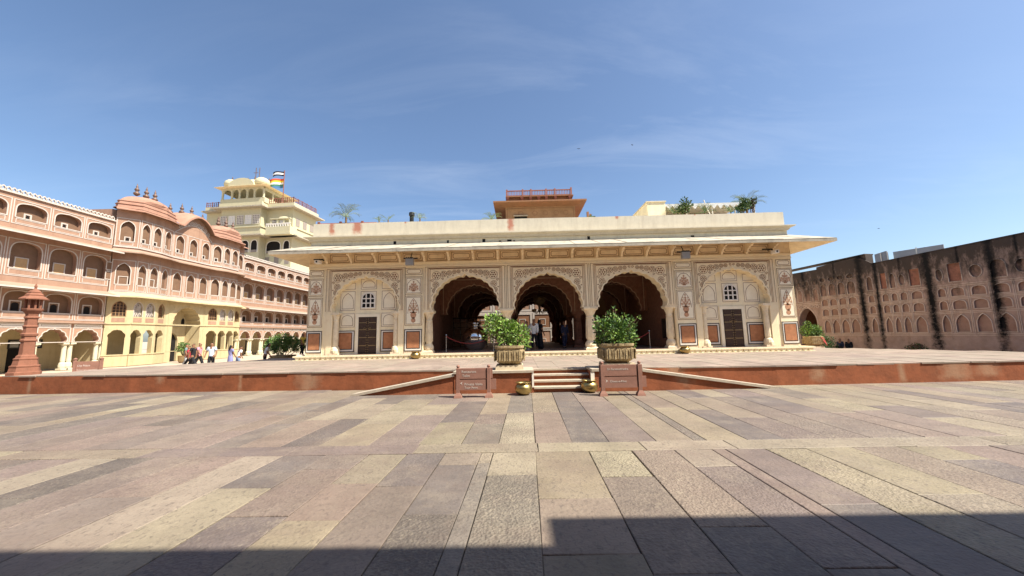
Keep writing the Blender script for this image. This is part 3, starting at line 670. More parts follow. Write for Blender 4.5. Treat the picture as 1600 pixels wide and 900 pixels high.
# piers of the front
PIERS = [(-12.43, .84), (-7.165, .97), (7.165, .97), (12.43, .84)]
for (cx, w) in PIERS:
    MB().box(cx - w / 2, cx + w / 2, 0, .62, FL, 5.43).build("pier", "cream", parent=PV)
for sgn in (-1, 1):
    for xa, xb in ((11.80, 12.01), (7.65, 7.685), (6.62, 6.68)): MB().box(min(sgn * xa, sgn * xb) - .002, max(sgn * xa, sgn * xb) + .002, .03, .5, FL, 5.43).build("pilaster", "cream_arch", parent=PV)
# painted panels on the piers
def motif(mb, cx, z0, z1, tall, y):
    h = z1 - z0; r_ = random.Random(3 if tall else 4)
    if tall:
        mb.plate(disc(cx, z0 + h * .10, .125, 10), y); mb.plate([(cx - .06, z0 + h * .17), (cx + .06, z0 + h * .17), (cx + .12, z0 + h * .24), (cx - .12, z0 + h * .24)], y)
        mb.plate(disc(cx, z0 + h * .34, .16, 10), y); mb.plate([(cx - .17, z0 + h * .42), (cx + .17, z0 + h * .42), (cx + .2, z0 + h * .47), (cx - .2, z0 + h * .47)], y)
        F = [(0, .98, .045), (0, .84, .06), (-.17, .74, .05), (.17, .74, .05), (-.2, .58, .055), (.2, .58, .055), (-.09, .64, .06), (.09, .64, .06), (0, .72, .06), (0, .56, .06), (-.12, .86, .03), (.12, .86, .03)]
        base = z0 + h * .47
    else:
        mb.plate([(cx - .07, z0), (cx + .07, z0), (cx + .12, z0 + h * .12), (cx - .12, z0 + h * .12)], y)
        F = [(0, .95, .05), (-.1, .72, .055), (.1, .72, .055), (0, .66, .07), (-.19, .5, .06), (.19, .5, .06), (-.08, .42, .065), (.08, .42, .065), (-.22, .28, .05), (.22, .28, .05), (0, .26, .06), (-.12, .2, .04), (.12, .2, .04)]
        base = z0 + h * .1
    for (dx, t_, r) in F:
        px, pz = cx + dx, z0 + h * t_
        mb.ribbon([(cx, base), (cx + dx * .6, base + (pz - base) * .5), (px, pz)], .014, y)
        for q in range(5): mb.plate(disc(px + r * .6 * cos(q * 1.257 + 1.57), pz + r * .6 * sin(q * 1.257 + 1.57), r * .42, 6), y - .0008)
        for q in (-1, 1): mb.plate([(px, pz - r), (px + q * r * 1.1, pz - r * 1.3), (px + q * r * .5, pz - r * 1.8)], y)
def pier_panel(kind, w):
    mb = MB(); hw = w / 2 - .04; y = -.012
    z0, z1 = {'c': (5.03, 5.37), 'a': (3.97, 4.9), 'b': (2.32, 3.87)}[kind]
    pan = MB(); pan.box(-hw + .05, hw - .05, -.010, .01, z0 + .05, z1 - .05)
    mb.ribbon(rectp(-hw, hw, z0, z1), .022, y, closed=True)
    if kind == 'c': mb.ribbon(rrect(-hw + .08, hw - .08, z0 + .07, z1 - .07, .08), .022, y, closed=True)
    else:
        mb.ribbon(rectp(-hw + .07, hw - .07, z0 + .07, z1 - .07), .02, y, closed=True)
        if kind == 'a': mb.ribbon(down(cusped(2 * hw - .24, z0 + .40, z1 - .13, n=2, b=.2), z0 + .16), .022, y)
        else: mb.ribbon(down(pointed(2 * hw - .30, z0 + .62, z1 - .13), z0 + .62), .022, y)
    mo = None
    if kind != 'c':
        mo = MB(); motif(mo, 0, z0 + .14, z1 - (.24 if kind == 'a' else .22), kind == 'b', y - .002); mo = mo.mesh("flower_motif", "motif")
    return pan.mesh("painted_panel", "panel"), mb.mesh("panel_outline", "line"), mo
for w in (.84, .97):
    P3 = [pier_panel(k, w) for k in 'cab']
    for (cx, ww) in PIERS:
        if ww != w: continue
        for pan, ln, mo in P3:
            o = ob(pan, "painted_panel", PV, (cx, 0, 0)); ob(ln, "panel_outline", o)
            if mo: ob(mo, "flower_motif", o)
# dado panels
def dado(w, z0=.97, z1=2.11):
    a = MB().box(-w / 2, w / 2, -.014, .01, z0, z1); f = MB(); f.ribbon(rectp(-w / 2 + .02, w / 2 - .02, z0 + .02, z1 - .02), .045, -.018, closed=True)
    iw = w * .69 / 2; zi0, zi1 = z0 + .17, z1 - .14
    f.ribbon(rectp(-iw - .02, iw + .02, zi0 - .02, zi1 + .02), .05, -.018, closed=True)
    r = MB().box(-iw, iw, -.020, -.008, zi0, zi1)
    return a.mesh("dado_panel", "white"), f.mesh("dado_outline", "black_line"), r.mesh("red_slab", "red_slab")
DAD = dado(.94); DAD2 = dado(1.0)
def put_dado(set_, x, y=0):
    o = ob(set_[0], "dado_panel", PV, (x, y, 0)); ob(set_[1], "dado_outline", o); ob(set_[2], "red_slab", o)
for (cx, w) in PIERS: put_dado(DAD if w > .9 else DAD, cx) if w > .9 else put_dado(dado(.84), cx)
# blind bays: scalloped arch in front, panelled wall with door and window behind
BL = MB(); BL.hole((-2.06, 2.06, 3.08, 5.43), ARCH, 0, .40, c=(0, 3.08)); BL.box(-2.06, -1.76, .002, .40, FL, 3.08); BL.box(1.76, 2.06, .002, .40, FL, 3.08)
BLM = BL.mesh("blind_arch", "cream_arch")
def half_col():
    mb = MB()
    mb.frustum(0, 0, .24, .20, .24, .20, FL, FL + .10)
    mb.lathe([(.22, FL + .10), (.235, FL + .22), (.2, FL + .38), (.135, FL + .46), (.15, FL + .52), (.145, 2.0), (.125, 2.6), (.15, 2.64), (.13, 2.7), (.19, 2.95)], 12)
    mb.box(-.22, .22, -.20, .20, 2.95, 3.078); return mb.mesh("half_column", "col_stone")
HC = half_col()
def niche_lines(cx, hw, z0, z1, kind, y):
    mb = MB(); mb.ribbon(rectp(cx - hw, cx + hw, z0, z1), .02, y, closed=True)
    if kind == 'p': mb.ribbon(down(pointed(2 * hw - .17, z0 + .45, z1 - .1, cx), z0 + .09) + [(cx - hw + .085, z0 + .09)], .022, y)
    elif kind == 'b': mb.ribbon(down(basket(2 * hw - .18, z0 + .30, z1 - .1, cx, 10, .7, .9, .02), z0 + .08) + [(cx - hw + .09, z0 + .08)], .022, y)
    elif kind == 'o': mb.ribbon(down(cusped(2 * hw - .16, z0 + .2, z1 - .08, n=2, b=.15, cx=cx), z0 + .1) + [(cx - hw + .08, z0 + .1)], .022, y)
    return mb
def door(parent, x, y):
    d = MB().box(x - .50, x + .50, y - .03, y + .02, FL + .03, 2.83).build("door", "dark_wood", parent=parent)
    fr = MB()
    fr.box(x - .66, x - .50, y - .05, y + .02, FL + .01, 2.99); fr.box(x + .50, x + .66, y - .05, y + .02, FL + .01, 2.99); fr.box(x - .50, x + .50, y - .05, y + .02, 2.83, 2.99)
    fr.build("door_surround", "panel", parent=parent)
    for sx in (-1, 1):
        leaf = MB()
        for (za, zb) in ((.90, 1.27), (1.33, 1.70), (1.76, 2.12), (2.18, 2.50), (2.55, 2.79)):
            leaf.box(x + sx * .25 - .19, x + sx * .25 + .19, y - .048, y - .03, za, zb)
        leaf.build("door_leaf", "dark_wood", parent=d)
        for zz in (1.30, 1.73, 2.15, 2.525): MB().box(x + sx * .25 - .20, x + sx * .25 + .20, y - .056, y - .03, zz - .022, zz + .022).build("brass_strip", "brass_dull", parent=d)
        bb = MB()
        for zz in [.95 + .125 * i for i in range(15)]: bb.lathe([(.022, 0), (.012, .02)], 6) if False else bb.box(x + sx * .045 - .018, x + sx * .045 + .018, y - .062, y - .04, zz, zz + .036)
        bb.build("stud_row", "brass_dull", parent=d, kind="stuff")
        hd = MB(); hd.tube([(x + sx * .14 + .05 * cos(a), y - .07, 2.22 + .05 * sin(a)) for a in [2 * pi * i / 10 for i in range(11)]], .011, 5); hd.build("door_ring", "brass_dull", parent=d)
    return d
def jali(parent, x, y):
    op = down(basket(.70, 3.78, 4.13, x, 12, .8, .9), 3.32)
    w_ = MB(); w_.plate(op, y - .004); wd = w_.build("window", "dark", parent=parent)
    f = MB(); f.ribbon(op + [op[0]], .06, y - .045, t=.04)
    for dx in (-.12, .12): f.box(x + dx - .028, x + dx + .028, y - .04, y - .008, 3.33, 4.08)
    for zz in (3.58, 3.83): f.box(x - .34, x + .34, y - .038, y - .009, zz - .028, zz + .028)
    f.build("window_frame", "white", parent=wd)
    return wd
for sgn in (-1, 1):
    cx = 9.74 * sgn; Y1 = .40
    o = ob(BLM, "blind_arch", PV, (cx, 0, 0)); ob(ARCHBAND, "scalloped_edge", o); ob(ARCHLINES, "frame_outline", o); [ob(q_, "spandrel_scroll", o) for q_ in SPANDREL]
    MB().box(cx - 2.06, cx + 2.06, Y1 + .003, Y1 + .3, FL, 5.43).build("blind_bay_wall", "cream", parent=PV)
    MB().box(cx - .47, cx + .47, Y1 - .03, Y1, 2.995, 5.0).build("centre_strip", "panel", parent=PV) if False else None
    door(PV, cx, Y1); jali(PV, cx, Y1 - .01)
    for (dx, hw, za, zb, k) in ((-1.13, .42, 3.17, 4.26, 'p'), (1.13, .42, 3.17, 4.26, 'p'), (-1.13, .42, 2.27, 3.05, 'b'), (1.13, .42, 2.27, 3.05, 'b'), (0, .45, 3.2, 4.25, 'n'), (0, .45, 4.32, 4.93, 'o'), (-1.02, .32, 4.33, 4.72, 'n'), (1.02, .32, 4.33, 4.72, 'n')):
        o = MB().box(cx + dx - hw, cx + dx + hw, Y1 - .008, Y1 + .01, za, zb).build("painted_panel", "panel", parent=PV)
        niche_lines(cx + dx, hw - .03, za + .03, zb - .03, k, Y1 - .011).build("panel_outline", "line", parent=o)
    for dx in (-1.62, 1.62): ob(HC, "half_column", PV, (cx + dx, .16, 0))
    put_dado(DAD2, cx - 1.21 + (.0), Y1 - .002); put_dado(DAD2, cx + 1.21, Y1 - .002)
# frieze, eave panels, brackets, eave
m_ = MB().box(-HW, HW, -.05, .02, 5.43, 5.50); m_.box(-HW, HW, -.02, .02, 5.50, 5.70); m_.box(-HW, HW, -.08, .02, 5.64, 5.70); m_.build("frieze", "cream_arch", parent=PV)
m_ = MB().box(-HW, HW, -.015, .02, 5.70, 6.42); m_.build("eave_wall", "eave_under", parent=PV)
XS = [-11.85 + 1.317 * i for i in range(19)]
pl = MB(); pl.ribbon(rectp(-.52, .52, 5.78, 6.20), .025, -.02, closed=True); pl.ribbon(rrect(-.44, .44, 5.86, 6.12, .07), .025, -.02, closed=True); PLM = pl.mesh("eave_panel", "line")
for a, b in zip(XS, XS[1:]): ob(PLM, "eave_panel", PV, ((a + b) / 2, 0, 0))
bk = MB(); bk.v = []; prof = [(0.0, 5.66), (0.0, 6.34), (-.60, 6.20), (-.62, 6.10), (-.52, 6.04), (-.40, 6.04), (-.34, 5.96), (-.22, 5.92), (-.16, 5.80), (-.10, 5.76), (-.07, 5.66)]
b = bk.add([(-.055, y, z) for y, z in prof] + [(.055, y, z) for y, z in prof]); n = len(prof)
bk.faces(b, [tuple(range(n)), tuple(range(2 * n - 1, n - 1, -1))] + [(i, i + n, (i + 1) % n + n, (i + 1) % n) for i in range(n)])
BKM = bk.mesh("bracket", "eave_under")
for xx in XS: ob(BKM, "bracket", PV, (xx, -.016, 0))
E_ = 1.37
def ring(zi, zo, e, inset=0):
    return [(-HW - e, -e, zo), (HW + e, -e, zo), (HW + e, D + e, zo), (-HW - e, D + e, zo)], [(-HW, 0, zi), (HW, 0, zi), (HW, D, zi), (-HW, D, zi)]
m_ = MB()
o1, i1 = ring(6.37, 6.00, E_); o2, i2 = ring(6.70, 6.15, E_)
m_.k = 0
for k in range(4):
    j = (k + 1) % 4
    m_.k = 0; m_.face([o1[k], o1[j], i1[j], i1[k]])
    m_.k = 1; m_.face([o2[k], o2[j], o1[j], o1[k]])
m_.k = 1
ns = 22
for k in range(4):                                         # top in separate stone slabs with joints
    j = (k + 1) % 4
    for q in range(ns):
        a, c = q / ns, (q + 1) / ns; A = Vector(o2[k]).lerp(Vector(o2[j]), a + .0008); B = Vector(o2[k]).lerp(Vector(o2[j]), c - .0008)
        C = Vector(i2[k]).lerp(Vector(i2[j]), c - .0008); Dd = Vector(i2[k]).lerp(Vector(i2[j]), a + .0008); dz = Vector((0, 0, R.uniform(.0, .035)))
        m_.face([A + dz, B + dz, C + dz, Dd + dz]); m_.face([A + dz, B + dz, B - Vector((0, 0, .02)), A - Vector((0, 0, .02))])
m_.face([o2[0], o2[1], i2[1], i2[0]])
m_.build("eave", ["eave_under", "eave_top"], parent=PV)
cb = MB()
for sx in (-1, 1): cb.ribbon([(sx * (HW + .05), 5.98), (sx * (HW + .25), 5.98), (sx * (HW + .32), 6.06), (sx * (HW + .6), 6.1), (sx * (HW + .75), 6.2)], .03, -.35)
# upper wall, drain holes, cornice, parapet
MB().box(-HW + .1, HW - .1, -.012, .03, 6.60, 6.95).build("upper_band", "cream", parent=PV)
for lx, w, h in ((-8.22, .075, .16), (-5.33, .05, .14), (-3.38, .08, .17), (2.27, .075, .17), (7.81, .09, .08), (-2.5, .06, .06), (-2.0, .12, .1), (-1.75, .05, .05)):
    MB().box(lx - w, lx + w, -.016, 0.02, 6.72 - h / 2, 6.72 + h).build("drain_hole", "dark", parent=PV)
m_ = MB(); 
def cornice_prof(): return [(0, 6.93), (-.10, 6.95), (-.16, 7.05), (-.28, 7.10), (-.34, 7.13), (-.34, 7.17), (-.05, 7.24)]
pr = cornice_prof()
for k in range(len(pr) - 1):
    (ya, za), (yb, zb) = pr[k], pr[k + 1]
    C1 = [(-HW + .1 + ya, ya, za), (HW - .1 - ya, ya, za), (HW - .1 - ya, D - ya, za), (-HW + .1 + ya, D - ya, za)]
    C2 = [(-HW + .1 + yb, yb, zb), (HW - .1 - yb, yb, zb), (HW - .1 - yb, D - yb, zb), (-HW + .1 + yb, D - yb, zb)]
    for q in range(4): m_.face([C1[q], C1[(q + 1) % 4], C2[(q + 1) % 4], C2[q]])
m_.build("cornice", "parapet", parent=PV)
m_ = MB(); xx = -HW + .12
tops = []
while xx < HW - .13: tops.append((xx, 7.965 + R.uniform(-.012, .012))); xx += 1.3
tops.append((HW - .12, 7.96))
poly = [(-HW + .12, 7.2)] + tops + [(HW - .12, 7.2)]
m_.prism(poly, .0, .28, back=True)
m_.box(-HW + .12, -HW + .4, .281, D, 7.2, 7.95); m_.box(HW - .4, HW - .12, .281, D, 7.2, 7.95); m_.box(-HW + .401, HW - .401, D - .28, D, 7.2, 7.95)
m_.build("parapet", "parapet", parent=PV)
# dark timber screen in the left bay, right bay niches as plates, lit look put into the colour
m_ = MB(); m_.box(-6.6, -2.45, 8.5, 8.6, 2.95, 3.07)
for i in range(9): m_.box(-6.55 + i * .5, -6.50 + i * .5, 8.52, 8.58, FL, 2.95)
for zz in (1.2, 1.75, 2.3, 2.65): m_.box(-6.6, -2.45, 8.53, 8.57, zz, zz + .04)
m_.build("timber_screen", "dark_wood", parent=PV)
MB().box(2.6, 6.6, 9.1, 9.3, FL, 5.44).build("inner_wall", "interior", parent=PV)
for cx in (3.35, 4.65, 5.95):
    n_ = MB(); n_.plate(down(pointed(.8 if cx != 4.65 else .95, 3.5, 4.7, cx), 3.1), 9.08); n_.build("painted_lit_niche", "tower_tan", parent=PV)
MB().box(2.6, 6.6, 8.9, 9.09, 2.98, 3.06).build("niche_shelf", "interior", parent=PV)

# ------------------------------------------------------------------ the pink palace on the west side
PX = -29.92; H90 = pi / 2                                   # local x = world Y, local -y faces the courtyard
def finial(parent, x, y, z, h=.75, name="finial"):
    k = h / .75
    mb = MB(); mb.lathe([(.03 * k, z), (.12 * k, z + .06 * k), (.16 * k, z + .14 * k), (.11 * k, z + .22 * k), (.05 * k, z + .26 * k), (.10 * k, z + .33 * k), (.12 * k, z + .39 * k), (.07 * k, z + .46 * k), (.035 * k, z + .49 * k), (.06 * k, z + .55 * k), (.03 * k, z + .62 * k), (.008 * k, z + .75 * k)], 10, cx=x, cy=y)
    return mb.build(name, "finial", parent=parent, smooth=True)
BW = 1.86
def niche_set(w, z0, zs, za, kind, bw, zb, zt, dep=.28, win=None, shape='basket', trim=.055):
    """one blind arched niche: returns meshes (back plate, white frame, little opening, its frame)"""
    arch = basket(w, zs, za, 0, 14, .62, .8, .03) if shape == 'basket' else pointed(w, zs, za) if shape == 'pointed' else cusped(w, zs, za, n=3, b=.2)
    op = down(arch, z0)
    plate = MB(); plate.plate([(p[0] * 1.02, p[1]) for p in op], dep)
    fr = MB(); fr.ribbon(op + [op[0]], trim, -.025, t=.035)
    fr.ribbon(rectp(-bw / 2 + .06, bw / 2 - .06, zb, zt), trim * .85, -.02, closed=True, t=.025)
    if z0 - zb > .2: fr.ribbon(rectp(-w / 2 + .06, w / 2 - .06, zb + .07, z0 - .07), trim * .6, -.015, closed=True, t=.02)
    return op, plate, fr
def palace_bay_meshes(bw=BW):
    out = {}
    for st_, (zb, z0, zs, za, zt, wall0, wall1) in {1: (3.28, 3.68, 4.35, 4.92, 5.05, 3.1, 5.32), 2: (5.82, 6.26, 7.2, 7.88, 8.02, 5.32, 8.5), 3: (8.92, 9.30, 9.8, 10.24, 10.38, 8.5, 10.66)}.items():
        w = bw - .36
        op, pl_, fr = niche_set(w, z0, zs, za, st_, bw, zb, zt)
        wl = MB(); wl.hole((-bw / 2, bw / 2, wall0, wall1), op, 0, .30, openbottom=False)
        win = MB(); wf = MB()
        if st_ == 1: win.plate(down(pointed(.34, z0 + .42, z0 + .56), z0 + .02), .265); wf.ribbon(rectp(-.25, .25, z0 + .01, z0 + .66), .06, .25, closed=True, t=.03); wm = "dark"
        elif st_ == 2: win.box(-.27, .27, .255, .29, z0 + .03, z0 + .66); [win.box(-.25, .25, .245, .256, z0 + .07 + .075 * q, z0 + .11 + .075 * q) for q in range(8)]; wf.ribbon(rectp(-.30, .30, z0 + .0, z0 + .69), .05, .235, closed=True, t=.05); wm = "tan_shutter"
        else: win.plate(down(pointed(.16, z0 + .2, z0 + .3), z0 + .05), .265); wf.ribbon(rectp(-.15, .15, z0 + .0, z0 + .36), .075, .25, closed=True, t=.03); wm = "dark"
        out[st_] = (wl, pl_.mesh("niche", "pink_dark"), fr.mesh("niche_frame", "white_pink"), win.mesh("small_window", wm), wf.mesh("window_trim", "white_pink"))
    return out
PB = palace_bay_meshes()
WIN_ORANGE = None
def arcade_column(x, y):
    mb = MB(); mb.frustum(x, y, .19, .19, .19, .19, 0, .12)
    mb.lathe([(.17, .12), (.19, .25), (.17, .42), (.11, .52), (.125, .6), (.115, 1.45), (.13, 1.5), (.1, 1.54), (.17, 1.68)], 12, cx=x, cy=y); mb.box(x - .19, x + .19, y - .19, y + .19, 1.68, 1.78); return mb
def palace_wing(x_start, nb, label, group):
    t_ = thing("palace_wing", label, "palace", (PX, 0, 0), H90, group)
    wall = MB(); x_end = x_start + nb * BW
    for i in range(nb):
        cx = x_start + BW * (i + .5)
        for st_ in (1, 2, 3):
            wl, pl_, fr, wn, wf = PB[st_]
            off = len(wall.v); wall.v += [(a + cx, b_, c) for a, b_, c in wl.v]; wall.f += [tuple(q + off for q in f) for f in wl.f]; wall.m += wl.m
            n_ = ob(pl_, "niche", t_, (cx, 0, 0)); ob(fr, "niche_frame", n_); ob(wn, "small_window", n_); ob(wf, "window_trim", n_)
        # arcade
        wall.hole((cx - BW / 2, cx + BW / 2, 1.78, 3.1), cusped(1.36, 1.80, 2.66, n=3, b=.22, cx=cx), 0, .40, c=(cx, 1.8))
        f_ = MB(); f_.ribbon([(x, z + .02) for x, z in cusped(1.42, 1.80, 2.70, n=3, b=.22, cx=cx)], .05, -.02, t=.03); f_.ribbon(rectp(cx - .85, cx + .85, 1.82, 2.76), .045, -.02, closed=True, t=.03); f_.build("arch_trim", "white_pink", parent=t_)
        b_ = MB().box(cx - .84, cx + .84, -.03, .01, 2.80, 3.02); b_ = b_.build("frieze_panel", "white", parent=t_); l_ = MB(); l_.ribbon(rrect(cx - .72, cx + .72, 2.86, 2.96, .03), .02, -.034, closed=True); l_.build("panel_outline", "pink_dark", parent=b_)
    for i in range(nb + 1):
        cx = x_start + BW * i
        for dx in (-.16, .16): arcade_column(cx + dx, .18).build("column", "yellow_col", parent=t_, smooth=False)
    wall.build("wall", "pink", parent=t_)
    MB().box(x_start, x_end, 2.4, 2.6, 0, 3.1).build("arcade_back_wall", "yellow", parent=t_)
    MB().box(x_start, x_end, .401, 2.4, 2.95, 3.09).build("arcade_ceiling", "yellow", parent=t_)
    for xe in (x_start - .02, x_end - .12): MB().box(xe, xe + .12, .42, 2.39, 0, 2.94).build("arcade_end_wall", "yellow", parent=t_)
    for i in range(0, nb, 2):
        d_ = MB(); d_.plate(down(basket(.95, 1.5, 1.95, x_start + BW * (i + .55), 12, .7, .9), .0), 2.39); d_.build("arcade_doorway", "dark", parent=t_)
    MB().box(x_start, x_end, .31, 9, 3.1, 10.6).build("building_body", "pink", parent=t_)
    MB().box(x_start - .02, x_end, -.20, -.002, 3.06, 3.12).build("ledge", "pale_pink", parent=t_)
    for z in (5.20, 8.38):
        c_ = MB(); b = c_.add([(x_start, 0, z + .22), (x_start, -.95, z - .10), (x_start, -.95, z - .18), (x_start, 0, z + .02), (x_end, 0, z + .22), (x_end, -.95, z - .10), (x_end, -.95, z - .18), (x_end, 0, z + .02)])
        c_.faces(b, [(0, 4, 5, 1), (1, 5, 6, 2), (2, 6, 7, 3), (0, 1, 2, 3), (7, 6, 5, 4)]); c_.build("chajja", "pale_pink", parent=t_)
        e_ = MB().box(x_start, x_end, -.975, -.945, z - .19, z - .095); e_.build("chajja_edge", "white_pink", parent=t_)
    MB().box(x_start, x_end, -.10, .2, 10.66, 10.74).build("cornice", "white_pink", parent=t_)
    cr = MB(); k = 0; x = x_start + .12
    while x < x_end - .1:
        cr.ribbon([(x - .105, 10.74), (x - .105, 10.86), (x - .05, 10.96), (x, 11.0), (x + .05, 10.96), (x + .105, 10.86), (x + .105, 10.74)], .05, -.03, t=.08); cr.plate([(x - .08, 10.73), (x - .08, 10.80), (x, 10.84), (x + .08, 10.80), (x + .08, 10.73)], .0); x += .235
    cr.build("crenellation", "white_pink", parent=t_, kind="stuff")
    return t_
wing1 = palace_wing(26.25 - 8 * BW, 8, "three storey pink palace wing with wide arched niches behind the red lamp pillar", "pink palace wings")
wing2 = palace_wing(39.3, 9, "smaller looking pink palace wing receding beyond the domed gatehouse, behind the leafy planter", "pink palace wings")
# framed pictures hanging in the arcade
for cx, w in ((23.35, .26), (24.35, .36)):
    p_ = thing("framed_picture", "whole dark framed picture in the arcade beside the lamp pillar" if w > .3 else "half hidden dark framed picture nearest the red lamp pillar", "picture", (PX - 2.39, cx, 1.75), H90, "pictures in the arcade")
    f_ = MB(); f_.ribbon(rectp(-w, w, -.25, .25), .09, -.03, closed=True, t=.03); f_.build("frame", "black_metal", parent=p_)
    MB().box(-w + .04, w - .04, -.02, .0, -.21, .21).build("print", "photo_print", parent=p_)

# gatehouse
GH = thing("gatehouse", "pink and yellow palace gatehouse with domed bastions, curved roof and tall entrance arch", "gatehouse", (PX, 0, 0), H90)
GP = [(26.3, 0.0), (27.2, -.98), (29.05, -.98), (30.3, -.62), (34.3, -.62), (35.25, -.98), (37.3, -.98), (38.3, 0.0), (39.3, 0.0)]
def seg(i):
    (ax, ay), (bx, by) = GP[i], GP[i + 1]
    return Vector((ax, ay, 0)), hypot(bx - ax, by - ay), atan2(by - ay, bx - ax)
NWIN = [1, 2, 1, 3, 1, 2, 1, 1]
wy = MB(); wp = MB()
for i in range(8):
    A, ln, an = seg(i); T = Matrix.Translation(A) @ Matrix.Rotation(an, 4, 'Z'); nw = NWIN[i]; bw = ln / nw
    wy.T = T; wp.T = T
    for k in range(nw):
        cx = bw * (k + .5); w = min(.80, bw - .28)
        loc = tuple(T @ Vector((cx, 0, 0)))
        # pink storeys
        for (zb, z0, zs, za, zt, w0, w1, st_) in ((5.52, 6.0, 7.0, 7.62, 7.82, 5.25, 8.6, 2), (8.9, 9.28, 10.3, 10.85, 11.02, 8.6, 11.75, 3)):
            op, pl_, fr = niche_set(w, z0, zs, za, 0, bw, zb, zt, dep=.2, shape='pointed', trim=.055)
            op2 = [(x + cx, z) for x, z in op]
            wp.hole((bw * k, bw * (k + 1), w0, w1), op2, 0, .22, openbottom=False)
            n_ = pl_.build("niche", "pink_dark", parent=GH, loc=loc, rot=an); fr.build("niche_frame", "white_pink", parent=n_)
            wn = MB(); wf = MB()
            if st_ == 3: wn.plate(down(pointed(.17, z0 + .2, z0 + .3), z0 + .06), .185); wf.ribbon(rectp(-.14, .14, z0, z0 + .36), .06, .17, closed=True, t=.03); wn.build("small_window", "dark", parent=n_); wf.build("window_trim", "white_pink", parent=n_)
            elif i in (0, 1): wf.ribbon(rectp(-.24, .24, z0 + .02, z0 + .62), .05, .17, closed=True, t=.03); wf.build("window_trim", "white_pink", parent=n_)
        if i == 3: continue
        # yellow storeys: arch below, latticed window above
        aw = min(.86, bw - .2)
        wy.hole((bw * k, bw * (k + 1), .85, 3.1), [(x + cx, z) for x, z in down(cusped(aw, 2.05, 2.68, n=2, b=.2), .85)], 0, .35)
        op = [(x + cx, z) for x, z in down(pointed(min(.72, bw - .25), 4.25, 4.75), 3.62)]
        wy.hole((bw * k, bw * (k + 1), 3.1, 5.25), op, 0, .16, openbottom=False)
        wn = MB(); wn.plate([(x - cx, z) for x, z in op], .14); jal = i in (1, 5)
        w_ = wn.build("window", "lattice" if jal else "dark_wood", parent=GH, loc=loc, rot=an)
        gr = MB(); hw = min(.72, bw - .25) / 2
        if jal:
            for q in range(-3, 4):
                gr.ribbon([(max(-hw, min(hw, q * .2 - .5)), 3.64 + max(0, -(q * .2 - .5) - hw)), (max(-hw, min(hw, q * .2 + .5)), 4.64)], .035, .10, t=.02); gr.ribbon([(max(-hw, min(hw, q * .2 + .5)), 3.64), (max(-hw, min(hw, q * .2 - .5)), 4.64)], .035, .103, t=.02)
        else:
            for q in (-1, 0, 1): gr.box(q * hw * .5 - .018, q * hw * .5 + .018, .10, .138, 3.64, 4.66)
            for q in range(5): gr.box(-hw + .02, hw - .02, .102, .137, 3.66 + q * .22, 3.69 + q * .22)
        gr.ribbon([(x - cx, z) for x, z in op], .05, -.01, t=.03)
        gr.build("lattice_bars", "white_pink" if jal else "tower_tan", parent=w_)
        MB().box(-hw + .02, hw - .02, -.015, .01, 3.22, 3.54).build("sill_panel", "pink", parent=w_) if jal or i in (0, 2, 4) else None
    if i != 3: wy.box(-.01, ln + .01, -.10, .40, 0, .78); wy.box(-.02, ln + .02, -.14, .40, .781, .85)
    wy.box(0, ln, -.06, .02, 3.06, 3.14)
# entrance arch
A, ln, an = seg(3); T = Matrix.Translation(A) @ Matrix.Rotation(an, 4, 'Z'); wy.T = T
PORT = cusped(2.7, 3.0, 4.72, n=5, b=.17, cx=2.0)
wy.hole((0, 4.0, 0, 5.25), down(PORT, 0), 0, 1.3, c=(2.0, 2.4))
wy.T = None; wp.T = None
wy.build("lower_wall", "yellow", parent=GH); wp.build("upper_wall", "pink", parent=GH)
loc = tuple(A)
pb = MB(); pb.hole((.55, 3.45, 0, 4.9), down(pointed(1.3, 1.7, 2.5, 2.0), 0), 1.31, 1.5, c=(2, 1.5)); pb_ = pb.build("entrance_inner_wall", "yellow", parent=GH, loc=loc, rot=an)
dd = MB(); dd.plate(down(pointed(1.3, 1.7, 2.5, 2.0), 0), 1.49); dd.build("gate_opening", "dark", parent=pb_)
sb = MB(); sb.box(1.0, 3.0, 1.22, 1.31, 2.95, 3.03); sb.build("string_course", "yellow", parent=pb_)
wn = MB(); wn.plate(down(pointed(.34, 3.5, 3.8, 3.0), 3.25), 1.30); wn.build("small_window", "dark", parent=pb_)
pl_ = MB(); r_ = random.Random(8)
for sg in (-1, 1):
    pl_.ribbon([(2 + sg * 1.55 + .26 * cos(a), 4.55 + .26 * sin(a)) for a in [2 * pi * q / 14 for q in range(14)]], .05, -.02, closed=True, t=.02)
    pl_.plate(disc(2 + sg * 1.55, 4.55, .1), -.015)
pl_.ribbon([(x, z + .05) for x, z in PORT], .06, -.02, t=.02); pl_.ribbon(rectp(.25, 3.75, .9, 5.0), .05, -.018, closed=True, t=.02)
pl_.build("entrance_mouldings", "yellow", parent=GH, loc=loc, rot=an)
for z in (6.35, 7.05):
    n_ = MB().box(26.0, 26.38, -.035, -.004, z, z + .5).build("square_niche", "pink_dark", parent=GH); f_ = MB(); f_.ribbon(rectp(25.97, 26.41, z - .03, z + .53), .05, -.05, closed=True, t=.03); f_.build("niche_frame", "white_pink", parent=n_)
# inner backing of the gatehouse
bb = MB(); bb.hprism([(26.35, .4), (27.3, .0), (29.0, .0), (30.2, .75), (34.4, .75), (35.3, .0), (37.3, .0), (38.2, .4), (38.2, 8), (26.35, 8)], 3.12, 11.7); bb.build("building_body", "pink", parent=GH)
for xa, xb in ((26.3, 30.2), (34.5, 39.3)): MB().box(xa, xb, 1.2, 1.4, 0, 3.1).build("porch_back_wall", "yellow", parent=GH)
